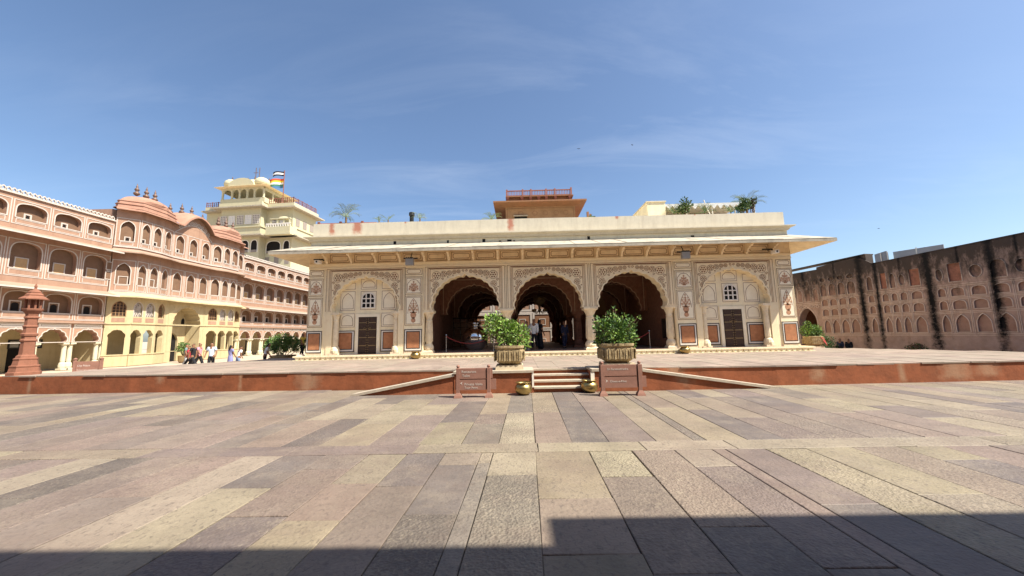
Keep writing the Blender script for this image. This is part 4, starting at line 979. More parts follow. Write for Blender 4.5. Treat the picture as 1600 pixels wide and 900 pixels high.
# chajjas following the plan
def plan_band(z_in, z_out, out, th, name, mt, a=0, b=8, ins=0.0):
    mb = MB(); P = [Vector((p[0], p[1], 0)) for p in GP[a:b + 1]]; O = []
    for i, p in enumerate(P):
        d1 = (P[i] - P[i - 1]).normalized() if i else (P[1] - P[0]).normalized(); d2 = (P[i + 1] - P[i]).normalized() if i < len(P) - 1 else d1
        n1 = Vector((d1.y, -d1.x, 0)); n2 = Vector((d2.y, -d2.x, 0)); nn = (n1 + n2).normalized(); O.append(p + nn * out / max(.5, nn.dot(n1)))
    for i in range(len(P) - 1):
        a_, b_, c_, d_ = P[i], P[i + 1], O[i + 1], O[i]; zi = Vector((0, 0, z_in)); zo = Vector((0, 0, z_out)); tt = Vector((0, 0, th))
        mb.face([a_ + zi, b_ + zi, c_ + zo, d_ + zo]); mb.face([d_ + zo, c_ + zo, c_ + zo - tt, d_ + zo - tt]); mb.face([d_ + zo - tt, c_ + zo - tt, b_ + zi - tt, a_ + zi - tt])
    return mb.build(name, mt, parent=GH)
plan_band(5.42, 5.12, .62, .10, "yellow_chajja", "yellow"); plan_band(8.70, 8.42, .65, .09, "pink_chajja", "pale_pink")
plan_band(8.86, 8.86, .06, .06, "string_moulding", "white_pink"); plan_band(5.46, 5.46, .05, .05, "string_moulding", "white_pink")
plan_band(11.86, 11.66, .48, .08, "roof_eave", "pink_roof", 0, 3); plan_band(11.86, 11.66, .48, .08, "roof_eave", "pink_roof", 4, 8)
def bastion(pts):
    cx = sum(p[0] for p in pts) / len(pts); cy = sum(p[1] for p in pts) / len(pts)
    mb = MB(); lay = [(11.800, 1.10), (11.846, 1.10), (11.876, 1.03), (12.119, 1.01), (12.127, 1.05), (12.172, 1.05), (12.188, .99), (12.393, .97), (12.400, 1.0), (12.446, 1.0), (12.469, .94), (12.674, .89), (12.864, .78), (13.001, .60), (13.092, .36), (13.130, .05)]
    P = []
    n = len(pts)
    for i in range(n):                                      # refine the outline so that the dome reads round and ribbed
        a, b = pts[i], pts[(i + 1) % n]
        for q in range(4): P.append((a[0] + (b[0] - a[0]) * q / 4, a[1] + (b[1] - a[1]) * q / 4))
    rad = sum(hypot(p[0] - cx, p[1] - cy) for p in P) / len(P)
    b0 = len(mb.v)
    for z, s in lay:
        rnd = max(0, min(1, (z - 12.42) / .38))
        pp = []
        for p in P:
            dx, dy = p[0] - cx, p[1] - cy; r = hypot(dx, dy); rr = r * (1 - rnd * .5) + rad * rnd * .5; rib = 1.0 + (.028 if (len(pp) % 2) else -.012) * rnd; pp.append((cx + dx / r * rr * s * rib, cy + dy / r * rr * s * rib, z))
        mb.add(pp)
    m = len(P)
    for j in range(len(lay) - 1):
        for i in range(m):
            k = (i + 1) % m; mb.f.append((b0 + j * m + i, b0 + j * m + k, b0 + (j + 1) * m + k, b0 + (j + 1) * m + i)); mb.m.append(0)
    return mb.build("bastion_dome", "pink_roof", parent=GH)
bastion([(26.35, .0), (27.15, -1.1), (29.05, -1.1), (30.35, -.65), (30.5, .35), (29.2, .7), (27.4, .7), (26.5, .35)])
bastion([(34.2, -.65), (35.2, -1.1), (37.3, -1.1), (38.3, .05), (38.2, .5), (37.3, .8), (35.2, .8), (34.1, .4)])
# curved roof between the bastions, its arched gable and side shoulders
def bang(u):
    return 1.15 * max(0, sin(pi * max(0, min(1, (u - .14) / .72)))) ** .8 if .14 < u < .86 else 0.0
mb = MB(); NU, NV = 30, 8; b = len(mb.v)
for v in range(NV + 1):
    tv = v / NV
    for u in range(NU + 1):
        uu = u / NU; mb.add([(30.1 + 4.4 * uu, -1.15 + 2.6 * tv, 11.72 + bang(uu) + .62 * sin(tv * pi * .62) ** .9 * (1 - .25 * tv))])
for v in range(NV):
    for u in range(NU):
        q = b + v * (NU + 1) + u; mb.f.append((q, q + 1, q + NU + 2, q + NU + 1)); mb.m.append(0)
mb.build("curved_roof", "pink_roof", parent=GH)
ee = MB(); ee.ribbon([(30.1 + 4.4 * u / 30, 11.68 + bang(u / 30)) for u in range(31)], .12, -1.17, t=.06); ee.build("curved_eave", "pink_roof", parent=GH)
so_ = MB()
b = len(so_.v)
for u in range(31): so_.add([(30.1 + 4.4 * u / 30, -1.15, 11.66 + bang(u / 30)), (30.1 + 4.4 * u / 30, -.60, 11.72 + bang(u / 30))])
for u in range(30): so_.f.append((b + 2 * u, b + 2 * u + 2, b + 2 * u + 3, b + 2 * u + 1)); so_.m.append(0)
so_.build("eave_soffit", "pink_dark", parent=GH)
ty = MB(); ty.plate([(30.15, 11.7)] + [(30.1 + 4.4 * u / 30, 11.7 + bang(u / 30)) for u in range(1, 30)] + [(34.45, 11.7)], -.625); ty_ = ty.build("gable", "pink", parent=GH)
ta = MB()
for q in range(-4, 5): 
    x = 32.3 + q * .36; zt = 11.55 + .95 * (1 - (q / 5) ** 2); ta.ribbon(disc(x, zt - .25, .15, 10), .05, -.65, closed=True, t=.02); ta.plate(disc(x, zt - .25, .06, 6), -.64)
ta.ribbon([(30.4 + 3.8 * u / 20, 11.05 + 1.0 * sin(pi * u / 20)) for u in range(21)], .06, -.65, t=.02)
ta.build("gable_ornament", "white_pink", parent=ty_)
for x, y, z in ((27.35, -.2, 13.12), (28.05, -.25, 13.15), (28.75, -.25, 13.15), (30.6, .2, 12.75), (31.8, .3, 13.15), (32.8, .3, 13.25), (33.9, .2, 12.9), (35.3, -.2, 13.1), (36.2, -.25, 13.15), (37.1, -.25, 13.1)): finial(GH, x, y, z - .05, 1.0)

# ------------------------------------------------------------------ yellow palace tower behind
YP = thing("palace_tower", "tall pale yellow palace block with roof pavilion, latticed balconies and dark red railings", "palace", (-56, 75, 0), radians(-5))
m_ = MB().box(-10.6, 9.3, 0, 7.5, 0, 29.0); m_.box(-5.6, 3.4, -1.6, 0.01, 0, 28.9); m_.build("wall", "yellow_pale", parent=YP)
def slab_band(z0, z1, e, name, mt="yellow_pale", sl=0.0):
    mb = MB()
    mb.hprism([(-10.7, -e), (-5.6 - e, -e), (-5.6 - e, -1.6 - e), (3.4 + e, -1.6 - e), (3.4 + e, -e), (9.3 + e, -e), (9.3 + e, 7.5 + e), (-10.7, 7.5 + e)], z0, z1); return mb.build(name, mt, parent=YP)
slab_band(28.7, 28.95, 1.3, "roof_chajja", "eave_top"); slab_band(28.95, 30.0, .35, "roof_parapet"); slab_band(24.6, 24.85, .5, "balcony_rail"); slab_band(23.2, 24.6, .3, "balcony_front"); slab_band(22.6, 22.85, 1.5, "chajja", "eave_top"); slab_band(15.0, 15.25, 1.2, "chajja", "eave_top")
for i, x in enumerate((-4.9, -3.1, -1.2, .65, 2.4)):
    w_ = MB().box(x - .72, x + .72, -1.66, -1.6, 25.4, 27.3).build("lattice_window", "lattice" if i in (0, 2, 4) else "canvas", parent=YP)
    g_ = MB(); [g_.box(x - .72 + q * .36 - .03, x - .72 + q * .36 + .03, -1.70, -1.66, 25.4, 27.3) for q in range(5)]; [g_.box(x - .72, x + .72, -1.705, -1.665, 25.4 + q * .38 - .03, 25.4 + q * .38 + .03) for q in range(6)]; g_.build("window_bars", "white", parent=w_)
for x, w in ((4.9, .6), (7.0, .5)):
    w_ = MB().box(x - w, x + w, -.06, 0, 25.3, 26.9).build("lattice_window", "lattice" if x < 5 else "canvas", parent=YP); g_ = MB(); g_.box(x - .04, x + .04, -.09, -.061, 25.3, 26.9); g_.box(x - w, x + w, -.092, -.062, 26.05, 26.15); g_.build("window_bars", "white", parent=w_)
for k in range(3):
    y = 1.5 + k * 2.3; w_ = MB().box(9.3, 9.36, y - .6, y + .6, 25.3, 27.0).build("lattice_window", "lattice", parent=YP)
for x, w, y in ((-4.4, 1.5, -1.62), (-2.1, 1.6, -1.62), (.2, 1.6, -1.62), (2.3, 1.3, -1.62), (5.3, 3.0, -.03), (8.2, 1.2, -.03), (-8.6, 2.0, -.03)):
    a_ = MB(); a_.plate(down(basket(w, 20.9, 21.9, x, 12, .75, .9), 19.4), y); a_ = a_.build("arched_opening", "dark", parent=YP); f_ = MB(); f_.ribbon(down(basket(w + .2, 20.9, 22.0, x, 12, .75, .9), 19.4), .14, y - .04, t=.05); f_.build("arch_trim", "white", parent=a_)
    r_ = MB().box(x - w / 2, x + w / 2, y - .1, y - .01, 19.4, 19.9).build("opening_rail", "lattice", parent=a_)
for x in (4.0, 6.1, 8.4): 
    p_ = MB().box(x - .5, x + .5, -.02, 0, 17, 18.6).build("window", "lattice", parent=YP)
# balcony at the right corner
m_ = MB().box(5.3, 10.6, -2.4, -.36, 22.9, 24.3); m_.box(5.1, 10.8, -2.6, -.36, 22.6, 22.9); bal = m_.build("corner_balcony", "yellow_pale", parent=YP)
m_ = MB(); [m_.hole((5.3 + q * .53, 5.3 + (q + 1) * .53, 24.3, 24.9), down(basket(.36, 24.5, 24.75, 5.565 + q * .53, 6), 24.3), -2.4, -2.2) for q in range(10)]; m_.box(5.3, 10.6, -2.42, -2.18, 24.9, 25.0); m_.build("balcony_arches", "white", parent=bal)
m_ = MB()
for x in (6.2, 7.6, 9.0, 10.2): m_.box(x - .10, x + .10, -2.2, -2.0, 25.0, 25.9)
m_.box(6.0, 10.4, -2.3, -1.8, 25.9, 26.1); m_.lathe([(1.3, 26.1), (1.2, 26.35), (.8, 26.6), (.1, 26.75)], 14, cx=8.2, cy=-1.2, sy=.5); m_.build("balcony_canopy", "yellow_pale", parent=bal)
# railings
def railing(parent, pts, z0, z1, mt, step=.9, name="railing"):
    mb = MB()
    for (a, b) in zip(pts, pts[1:]):
        A_, B_ = Vector((*a, 0)), Vector((*b, 0)); L_ = (B_ - A_).length; n = max(1, int(L_ / step))
        mb.tube([A_ + Vector((0, 0, z1)), B_ + Vector((0, 0, z1))], .06, 5); mb.tube([A_ + Vector((0, 0, (z0 + z1) / 2)), B_ + Vector((0, 0, (z0 + z1) / 2))], .04, 5); mb.tube([A_ + Vector((0, 0, z0 + .1)), B_ + Vector((0, 0, z0 + .1))], .04, 5)
        for i in range(n + 1):
            p = A_.lerp(B_, i / n); mb.box(p.x - (.08 if i % 3 == 0 else .03), p.x + (.08 if i % 3 == 0 else .03), p.y - .05, p.y + .05, z0, z1 + (.15 if i % 3 == 0 else 0))
    return mb.build(name, mt, parent=parent)
railing(YP, [(3.9, -.2), (9.4, -.2), (9.4, 7.4)], 30.0, 31.1, "rail_red", .45); railing(YP, [(-10.6, -.2), (-6.1, -.2)], 30.0, 31.0, "rail_red", .45)
# roof pavilion
CH = MB().box(-6.2, 3.9, -1.5, 7, 30.0, 31.05).build("roof_pavilion_base", "yellow_pale", parent=YP)
CX = [-5.9, -3.75, -2.0, -.25, 1.4, 3.5]; c_ = []
for x in CX:
    for y in (-1.3, 6.6):
        m_ = MB(); m_.lathe([(.28, 31.05), (.2, 31.3), (.2, 32.7), (.32, 32.95)], 8, cx=x, cy=y); m_.build("pavilion_column", "yellow_pale", parent=YP)
for y in (1.2, 3.9): m_ = MB(); m_.lathe([(.28, 31.05), (.2, 31.3), (.2, 32.7), (.32, 32.95)], 8, cx=3.5, cy=y); m_.build("pavilion_column", "yellow_pale", parent=YP)
for a, b in zip(CX, CX[1:]):
    m_ = MB(); m_.hole((a, b, 32.0, 33.5), basket(b - a - .3, 32.0, 33.1, (a + b) / 2, 10, .8, .9), -1.4, -1.15, c=((a + b) / 2, 32.0)); m_.build("pavilion_arch", "yellow_pale", parent=YP)
m_ = MB(); m_.box(-6.05, 3.7, 6.4, 6.7, 32.6, 33.5); m_.box(-6.05, -5.8, -1.14, 6.4, 32.6, 33.5); m_.box(3.4, 3.65, -1.14, 6.39, 32.7, 33.5); m_.box(-6.0, 3.6, -1.1, 6.3, 33.4, 33.5); m_.build("pavilion_beam", "yellow_pale", parent=YP)
m_ = MB(); m_.frustum(-1.15, 2.7, 5.9, 5.2, 4.9, 4.2, 33.45, 33.95); m_.build("pavilion_eave", "eave_under", parent=YP)
m_ = MB(); m_.lathe([(2.7, 34.0), (2.75, 34.6), (2.4, 35.3), (1.6, 35.9), (.7, 36.15), (.1, 36.25)], 20, cx=-1.0, cy=1.8, sx=1.1); m_.build("centre_dome", "yellow_pale", parent=YP, smooth=True)
mb = MB(); mb.prism([(-3.9, 33.5)] + [(-1.0 + 2.9 * cos(pi - pi * q / 14), 33.6 + 1.6 * sin(pi * q / 14)) for q in range(15)] + [(1.9, 33.5)], -2.3, -1.3, back=True); mb.build("curved_gable", "yellow_pale", parent=YP)
for cx in (-4.6, 2.4):
    m_ = MB(); m_.lathe([(1.35, 34.0), (1.45, 34.5), (1.3, 35.1), (.8, 35.5), (.1, 35.65)], 16, cx=cx, cy=-.6); m_.build("corner_dome", "yellow_pale", parent=YP, smooth=True)
for x, z in ((-4.6, 35.6), (-2.6, 36.0), (-1.0, 36.2), (.9, 36.1), (2.4, 35.6)): finial(YP, x, 1.2 if abs(x) < 3 else -.6, z, .9)
# masts and flags on the roof
for i, (wx_, lab) in enumerate(((-56.9, "thin lightning mast with a crossbar on the yellow palace dome, the left of two"), (-56.2, "plain leaning mast on the yellow palace dome, right beside the one with a crossbar"))):
    p_ = MB(); p_.tube([(0, 0, 35.6), (.1 if i else 0, 0, 39.1)], .07, 6)
    if i == 0: p_.box(-.5, .5, -.04, .04, 37.9, 38.0)
    tag(p_.build("mast", "finial", loc=(wx_, 76.5, 0)), lab, "mast", "masts on the palace dome")
p_ = MB(); p_.tube([(0, 0, 30), (0, 0, 38.3)], .09, 8); tag(p_.build("flagpole", "rail_red", loc=(-50.6, 76.5, 0)), "dark flagpole carrying two flags on the yellow palace roof", "flagpole")
def flag(z0, z1, ln, bands, label, ph):
    f_ = thing("flag", label, "flag", (-50.6, 76.5, 0), 0, "flags on the palace pole")
    nb = len(bands); h = (z1 - z0) / nb
    for i, c in enumerate(bands):
        mb = MB(); NX = 14; b = len(mb.v)
        for k in range(NX + 1):
            t_ = k / NX; dz = .22 * sin(t_ * 5 + ph) * t_ - .12 * t_
            for zz in (z1 - h * i, z1 - h * (i + 1)): mb.add([(-.1 - ln * t_, .35 * sin(t_ * 6 + ph), zz + dz)])
        for k in range(NX): mb.f.append((b + 2 * k, b + 2 * k + 2, b + 2 * k + 3, b + 2 * k + 1)); mb.m.append(0)
        mb.build("stripe", c, parent=f_)
flag(37.15, 38.2, 2.5, ['flag_black', 'flag_white', 'flag_black'], "small black and white striped flag at the top of the pole", .6)
flag(34.4, 36.5, 3.0, ['flag_red', 'flag_yellow', 'flag_white', 'flag_green', 'flag_blue'], "five striped red to blue flag, lower on the palace flagpole", 0.1)

# ------------------------------------------------------------------ red palace behind the pavilion
RP = thing("red_palace", "orange red palace block with tan top pavilion and railed roof, behind the pavilion parapet", "palace", (3.0, 45, 0))
MB().box(-19, 19, 0, 14, 0, 15.3).build("wall", "pale_pink", parent=RP)
MB().box(-4.4, 4.4, .6, 9, 15.3, 18.05).build("top_storey", "tower_tan", parent=RP)
m_ = MB(); b = m_.add([(-5.9, -.6, 18.02), (5.7, -.6, 18.02), (5.7, 10.2, 18.02), (-5.9, 10.2, 18.02), (-4.4, .6, 17.75), (4.4, .6, 17.75), (4.4, 9, 17.75), (-4.4, 9, 17.75), (-5.9, -.6, 18.2), (5.7, -.6, 18.2), (5.7, 10.2, 18.2), (-5.9, 10.2, 18.2)])
m_.faces(b, [(0, 1, 5, 4), (1, 2, 6, 5), (2, 3, 7, 6), (3, 0, 4, 7), (0, 8, 9, 1), (1, 9, 10, 2), (2, 10, 11, 3), (3, 11, 8, 0), (8, 11, 10, 9)]); m_.build("roof_eave", "tower_red", parent=RP)
MB().box(-4.1, 3.9, .3, 8.6, 18.2, 18.95).build("roof_base", "tower_red", parent=RP)
for x in (-4.1, -2.3, -1.2, -.2, .75, 1.9, 3.7): m_ = MB(); m_.frustum(x, .1, .12, .12, .2, .3, 18.45, 18.85); m_.build("corbel", "rail_red", parent=RP)
MB().box(-4.35, 4.15, -.1, 8.8, 18.86, 18.98).build("roof_ledge", "tower_red", parent=RP)
for (xa, xb) in ((-4.2, -2.2), (-2.2, -1.15), (-1.15, .75), (.75, 1.85), (1.85, 3.9)):
    m_ = MB(); m_.box(xa, xb, .0, .12, 19.62, 19.74); m_.box(xa, xb, .02, .1, 19.02, 19.1); m_.box(xa - .1, xa + .1, -.04, .16, 18.98, 19.86)
    n = int((xb - xa) / .2)
    for i in range(1, n): m_.box(xa + (xb - xa) * i / n - .035, xa + (xb - xa) * i / n + .035, .03, .09, 19.1, 19.62)
    m_.build("railing", "rail_red", parent=RP)
MB().box(3.8, 4.0, -.04, .16, 18.98, 19.95).build("railing_post", "rail_red", parent=RP)
m_ = MB(); m_.ribbon(rectp(-4.2, 4.2, 16.1, 17.55), .08, .57, closed=True); [m_.ribbon(disc(x, 16.9, .3, 10), .06, .57, closed=True) for x in (-2.5, -.7, .6, 2.0, 3.2)]; m_.build("wall_ornament", "tower_red", parent=RP)
w_ = MB().box(-3.3, -1.7, .52, .6, 16.0, 16.5).build("window", "dark", parent=RP); MB().box(-3.4, -1.6, .3, .6, 16.5, 16.6).build("window_hood", "eave_top", parent=RP)
for i, (x, st_) in enumerate([(x, s) for x in (-7.4, -5.0, -2.6, -.2, 2.2, 4.6, 7.0) for s in (0, 1, 2)]):
    z0 = (.15, 2.5, 4.7)[st_]; h = (1.9, 1.5, 2.0)[st_]
    p_ = MB().box(x - .85, x + .85, -.05, .01, z0, z0 + h).build("niche", "pink" if st_ != 1 else "tower_red", parent=RP)
    f_ = MB(); f_.ribbon(rectp(x - 1.05, x + 1.05, z0 - .15, z0 + h + .15), .24, -.10, closed=True, t=.06); f_.ribbon(rectp(x - .35, x + .35, z0 + .3, z0 + 1.0), .08, -.08, closed=True, t=.03); f_.build("niche_frame", "white_pink", parent=p_)
m_ = MB(); m_.box(-10, 10, -.08, .0, 2.12, 2.34); m_.box(-10, 10, -.08, 0, 4.2, 4.4); m_.build("string_course", "white_pink", parent=RP)
m_ = MB(); m_.box(5.85, 6.1, .5, .8, 15.3, 16.9); m_.box(6.2, 6.4, .5, .8, 15.3, 16.6); m_.build("chimney_stub", "tower_red", parent=RP)

# ------------------------------------------------------------------ weathered wall on the east side
RW = thing("courtyard_wall", "long weathered pink wall with rows of blind arches and black rain streaks", "wall", (24, 20, 0), atan2(-.98, .196))
m_ = MB(); m_.hole((-10.6, -7.9, 0, 6.1), down(pointed(1.42, 2.1, 3.3, -9.25), 0), 0, .6, c=(-9.25, 1.6))
m_.prism([(-7.9, 0), (-7.9, 6.28), (-4.75, 6.5), (-4.75, 0)], 0, .6, back=True); m_.prism([(-30, 0), (-30, 5.9), (-10.6, 6.1), (-10.6, 0)], 0, .6, back=True)
m_.prism([(-4.749, 0), (-4.749, 5.78), (2.2, 6.05), (14, 6.4), (14, 0)], 0, .6, back=True); m_.build("wall", "old_wall", parent=RW)
m_ = MB(); m_.prism([(-30, 5.9), (-30, 5.97), (-4.75, 6.57), (-4.75, 6.5)], -.06, .66, back=True); m_.prism([(-4.745, 5.78), (-4.745, 5.85), (2.2, 6.12), (14, 6.47), (14, 6.4), (2.2, 6.05)], -.06, .66, back=True); m_.build("wall_coping", "old_wall", parent=RW)
MB().box(-10.3, -8.2, 2.6, 2.7, 0, 4).build("passage_back", "interior", parent=RW)
m_ = MB().box(-10.5, -10.2, .601, 2.6, 0, 4); m_.box(-8.3, -8.0, .601, 2.6, 0, 4); m_.box(-10.199, -8.301, .601, 2.6, 3.5, 4); m_.build("passage_wall", "interior", parent=RW)
def wall_niche(x0, x1, z0, z1, kind, rust=False, y=-.07):
    cx = (x0 + x1) / 2; w = (x1 - x0) - .10; h = z1 - z0
    if kind == 'p': op = down(pointed(w, z0 + h * .45, z1, cx), z0)
    elif kind == 'b': op = down(basket(w, z0 + h * .55, z1, cx, 10, .7, .9, .02), z0)
    elif kind == 'm': op = disc(cx, (z0 + z1) / 2, h / 2, 12); op = [(cx + (p[0] - cx) * w / h * .9, p[1]) for p in op]
    else: op = rectp(x0 + .05, x1 - .05, z0, z1)
    p_ = MB(); p_.plate(op, -.006); n_ = p_.build("blind_niche", "red_slab_old" if rust else "old_niche", parent=RW)
    f_ = MB(); f_.ribbon(op + [op[0]], .034, y - .03, t=.03); f_.build("niche_moulding", "old_trim", parent=n_)
    return op
M['red_slab_old'] = mat('bare_red_patch', (.34, .15, .10), var=.3, scale=3, bump=.2, dirt=(.10, .06, .05), dscale=2.5, damt=.8)
BAYS = [(-8.0, -7.43), (-7.40, -6.80), (-6.77, -6.17), (-6.14, -5.5), (-4.9, -4.45), (-4.12, -3.66), (-3.61, -3.20), (-3.16, -2.70), (-2.6, -1.98), (-1.40, -.95), (-.85, -.2), (-.03, .62)]
x = .78
while x < 11: BAYS.append((x, x + .66)); x += .82
FACE = MB()
def top_at(x): return (6.28 + (x + 7.9) * .07 if x < -4.75 else 5.78 + (x + 4.75) * .0385)
def cell(x0, x1, c0, c1, a, b, z0, z1, kind, rust=False):
    """front skin of the wall with a niche cut 7 cm deep"""
    op = wall_niche(a, b, z0, z1, kind, rust)
    FACE.hole((x0, x1, c0, c1), op, -.07, -.004, openbottom=False)
for i, (a, b) in enumerate(BAYS):
    x0 = (BAYS[i - 1][1] + a) / 2 if i else -8.06; x1 = (b + BAYS[i + 1][0]) / 2 if i < len(BAYS) - 1 else b + .08
    if x0 < -4.75 < x1: x0 = -4.745 if a > -4.76 else x0
    cell(x0, x1, 1.30, 2.44, a, b, 1.36, 2.32, 'p'); cell(x0, x1, 2.44, 3.195, a, b, 2.58, 3.08, 'b'); cell(x0, x1, 3.195, 3.905, a, b, 3.30, 3.78, 'b')
    if a < -5: cell(x0, x1, 3.905, 4.97, a, b, 4.02, 4.88, 'b'); cell(x0, x1, 4.97, 5.5, a, b, 5.06, 5.40, 'm'); zt = 5.5
    elif i in (5, 8, 10): cell(x0, x1, 3.905, 5.25, a, b, 4.1, 5.12, 'r', True); zt = 5.25
    elif i % 2: cell(x0, x1, 3.905, 5.25, a, b, 4.2, 4.9, 'm'); zt = 5.25
    else: cell(x0, x1, 3.905, 5.25, a, b, 4.1, 5.0, 'b'); zt = 5.25
    FACE.prism([(x0, zt), (x0, top_at(x0) - .02), (x1, top_at(x1) - .02), (x1, zt)], -.07, -.004); FACE.box(x0, x1, -.085, -.004, 0, 1.30)
FACE.build("wall_face", "old_wall", parent=RW)
for (a, b) in ((-10.4, -10.0), (-9.9, -9.4), (-9.3, -8.75), (-8.65, -8.15)): wall_niche(a, b, 3.75, 4.7, 'b', y=0); wall_niche(a, b, 4.9, 5.35, 'm', y=0)
m_ = MB()
for z in (1.20, 1.28, 2.40, 2.48, 3.16, 3.23, 3.86, 3.95): 
    m_.box(-8.05, 11.5, -.095 if z < 1.3 else -.092, -.05, z - .014, z + .014)
m_.box(-10.6, -8.05, -.03, .004, 3.48, 3.52); m_.box(-10.6, -8.05, -.03, .004, 3.6, 3.64)
m_.build("string_moulding", "old_trim", parent=RW)
for a, b in zip(BAYS, BAYS[1:]):
    x = (a[1] + b[0]) / 2
    for dx in (-.03, .03): MB().box(x + dx - .011, x + dx + .011, -.09, -.05, 1.30, 3.86).build("pilaster_line", "old_trim", parent=RW)
m_ = MB(); [m_.ribbon(disc(-10.1 + q * .29, 3.34, .1, 8), .035, -.03, closed=True, t=.03) for q in range(7)]; m_.ribbon(down(pointed(1.56, 2.1, 3.4, -9.25), 0), .05, -.03, t=.03); m_.build("door_surround", "old_trim", parent=RW)
# metal sheets seen over the wall
ZS = thing("metal_sheet_screen", "pale grey metal sheet screen standing above the weathered wall", "screen", (24.6, 25.9, 0), atan2(-.98, .196))
m_ = MB(); m_.prism([(-.4, 5.0), (-.4, 6.85), (.35, 6.95), (.35, 5.0)], .9, .94, back=True); m_.build("metal_sheet", "zinc", parent=ZS)
m_ = MB(); m_.prism([(.45, 5.0), (.45, 6.85), (3.1, 6.75), (3.1, 5.0)], 1.3, 1.34, back=True); m_.build("metal_sheet", "zinc", parent=ZS)
for x in (.0, .4, 2.0): m_ = MB().box(x - .03, x + .03, .86, .9, 4.5, 6.9 - .05 * x); m_.build("post", "steel", parent=ZS)

# ------------------------------------------------------------------ building behind the camera that shades the foreground
CB = thing("courtyard_building", "plain pink building along the near side of the courtyard, shading the paving", "building")
MB().box(-34, 34, -9, -1.3, -.02, 9.6).build("wall", "pink", parent=CB)
MB().box(-34, 6.25, -1.299, .73, 8.85, 9.0).build("eave", "pale_pink", parent=CB); MB().box(6.251, 34, -1.299, 1.19, 8.85, 9.0).build("eave", "pale_pink", parent=CB)
for i in range(14):
    n_ = MB(); n_.plate(down(basket(2.4, 2.4, 3.4, -31 + i * 4.6), .2), -1.28); n_.build("niche", "pink_dark", parent=CB)

# ------------------------------------------------------------------ roof of the pavilion: stair house, awning, plants
RF = 7.3
SH = thing("stair_house", "small cream roof house at the left end of the awning on the pavilion roof", "roof house")
MB().box(7.95, 9.05, 22.0, 25.5, 7.23, 9.55).build("wall", "cream", parent=SH); MB().box(7.9, 9.1, 21.95, 25.55, 9.551, 9.62).build("roof", "parapet", parent=SH)
AW = thing("awning", "white roof awning with zigzag brown valance on the pavilion roof", "awning", (0, 0, 0))
m_ = MB(); b = m_.add([(8.9, 22.6, 9.62), (14.9, 22.6, 9.62), (14.9, 26, 9.95), (8.9, 26, 9.95), (8.9, 22.6, 9.50), (14.9, 22.6, 9.50)]); m_.faces(b, [(0, 1, 2, 3), (0, 4, 5, 1)]); m_.build("cloth", "canvas", parent=AW)
m_ = MB(); n = 15
for i in range(n):
    x0 = 8.95 + i * .395; m_.prism([(x0, 9.5), (x0 + .2, 9.24), (x0 + .395, 9.5)], 22.58, 22.6)
m_.build("valance", "canvas", parent=AW, kind="stuff")
MB().box(8.95, 14.8, 25.6, 25.65, 7.23, 9.9).build("back_cloth", "valance", parent=AW)
for x in (10.6, 12.2, 13.6, 14.8): m_ = MB(); m_.tube([(x, 22.65, 7.23), (x, 22.65, 9.6)], .035, 6); m_.build("pole", "white", parent=AW)
m_ = MB(); m_.tube([(11.6, 22.4, 9.75), (11.75, 22.4, 9.2), (12.05, 22.4, 8.5)], .03, 6); tag(m_.build("loose_rope", "white"), "white rope hanging crooked in front of the roof awning", "rope")

def leaf_cloud(name, parent, clumps, n, size, mats, seed, flat=.0):
    """many small leaf faces through the volume of several clumps"""
    r_ = random.Random(seed); mb = MB()
    tot = sum(c[3] ** 3 for c in clumps)
    for (cx, cy, cz, rad) in clumps:
        k = int(n * rad ** 3 / tot)
        for _ in range(k):
            while True:
                v = Vector((r_.uniform(-1, 1), r_.uniform(-1, 1), r_.uniform(-1, 1)))
                if .25 < v.length <= 1: break
            v = v * (.55 + .45 * v.length)
            p = Vector((cx, cy, cz)) + v * rad
            d = (v.normalized() + Vector((r_.uniform(-.8, .8), r_.uniform(-.8, .8), r_.uniform(-.3, .9)))).normalized()
            a = d.cross(Vector((r_.uniform(-1, 1), r_.uniform(-1, 1), r_.uniform(-1, 1)))).normalized(); s = size * r_.uniform(.6, 1.3)
            nn = d.cross(a); mb.k = r_.choices(range(len(mats)), weights=[3, 4, 3][:len(mats)])[0]
            mb.face([p, p + d * s * .5 + a * s * .27 + nn * s * .06, p + d * s, p + d * s * .5 - a * s * .27 + nn * s * .06])
    return mb.build(name, mats, parent=parent)
def shrub(loc, clumps, n, size, mats, label, seed, group, name="shrub", cat="shrub"):
    s_ = thing(name, label, cat, loc, 0, group); r_ = random.Random(seed)
    leaf_cloud("foliage", s_, clumps, n, size, mats, seed)
    st_ = MB()
    for (cx, cy, cz, rad) in clumps:
        mid = (cx * .45 + r_.uniform(-.05, .05), cy * .45 + r_.uniform(-.05, .05), cz * .5)
        st_.tube([(cx * .1, cy * .1, 0), mid, (cx, cy, cz)], [.028, .02, .008], 5)
        for _ in range(4):
            e = Vector((cx, cy, cz)) + Vector((r_.uniform(-1, 1), r_.uniform(-1, 1), r_.uniform(-.5, 1))) * rad * .85; st_.tube([mid, e], [.012, .004], 4)
    st_.build("stem", "stem", parent=s_)
    return s_
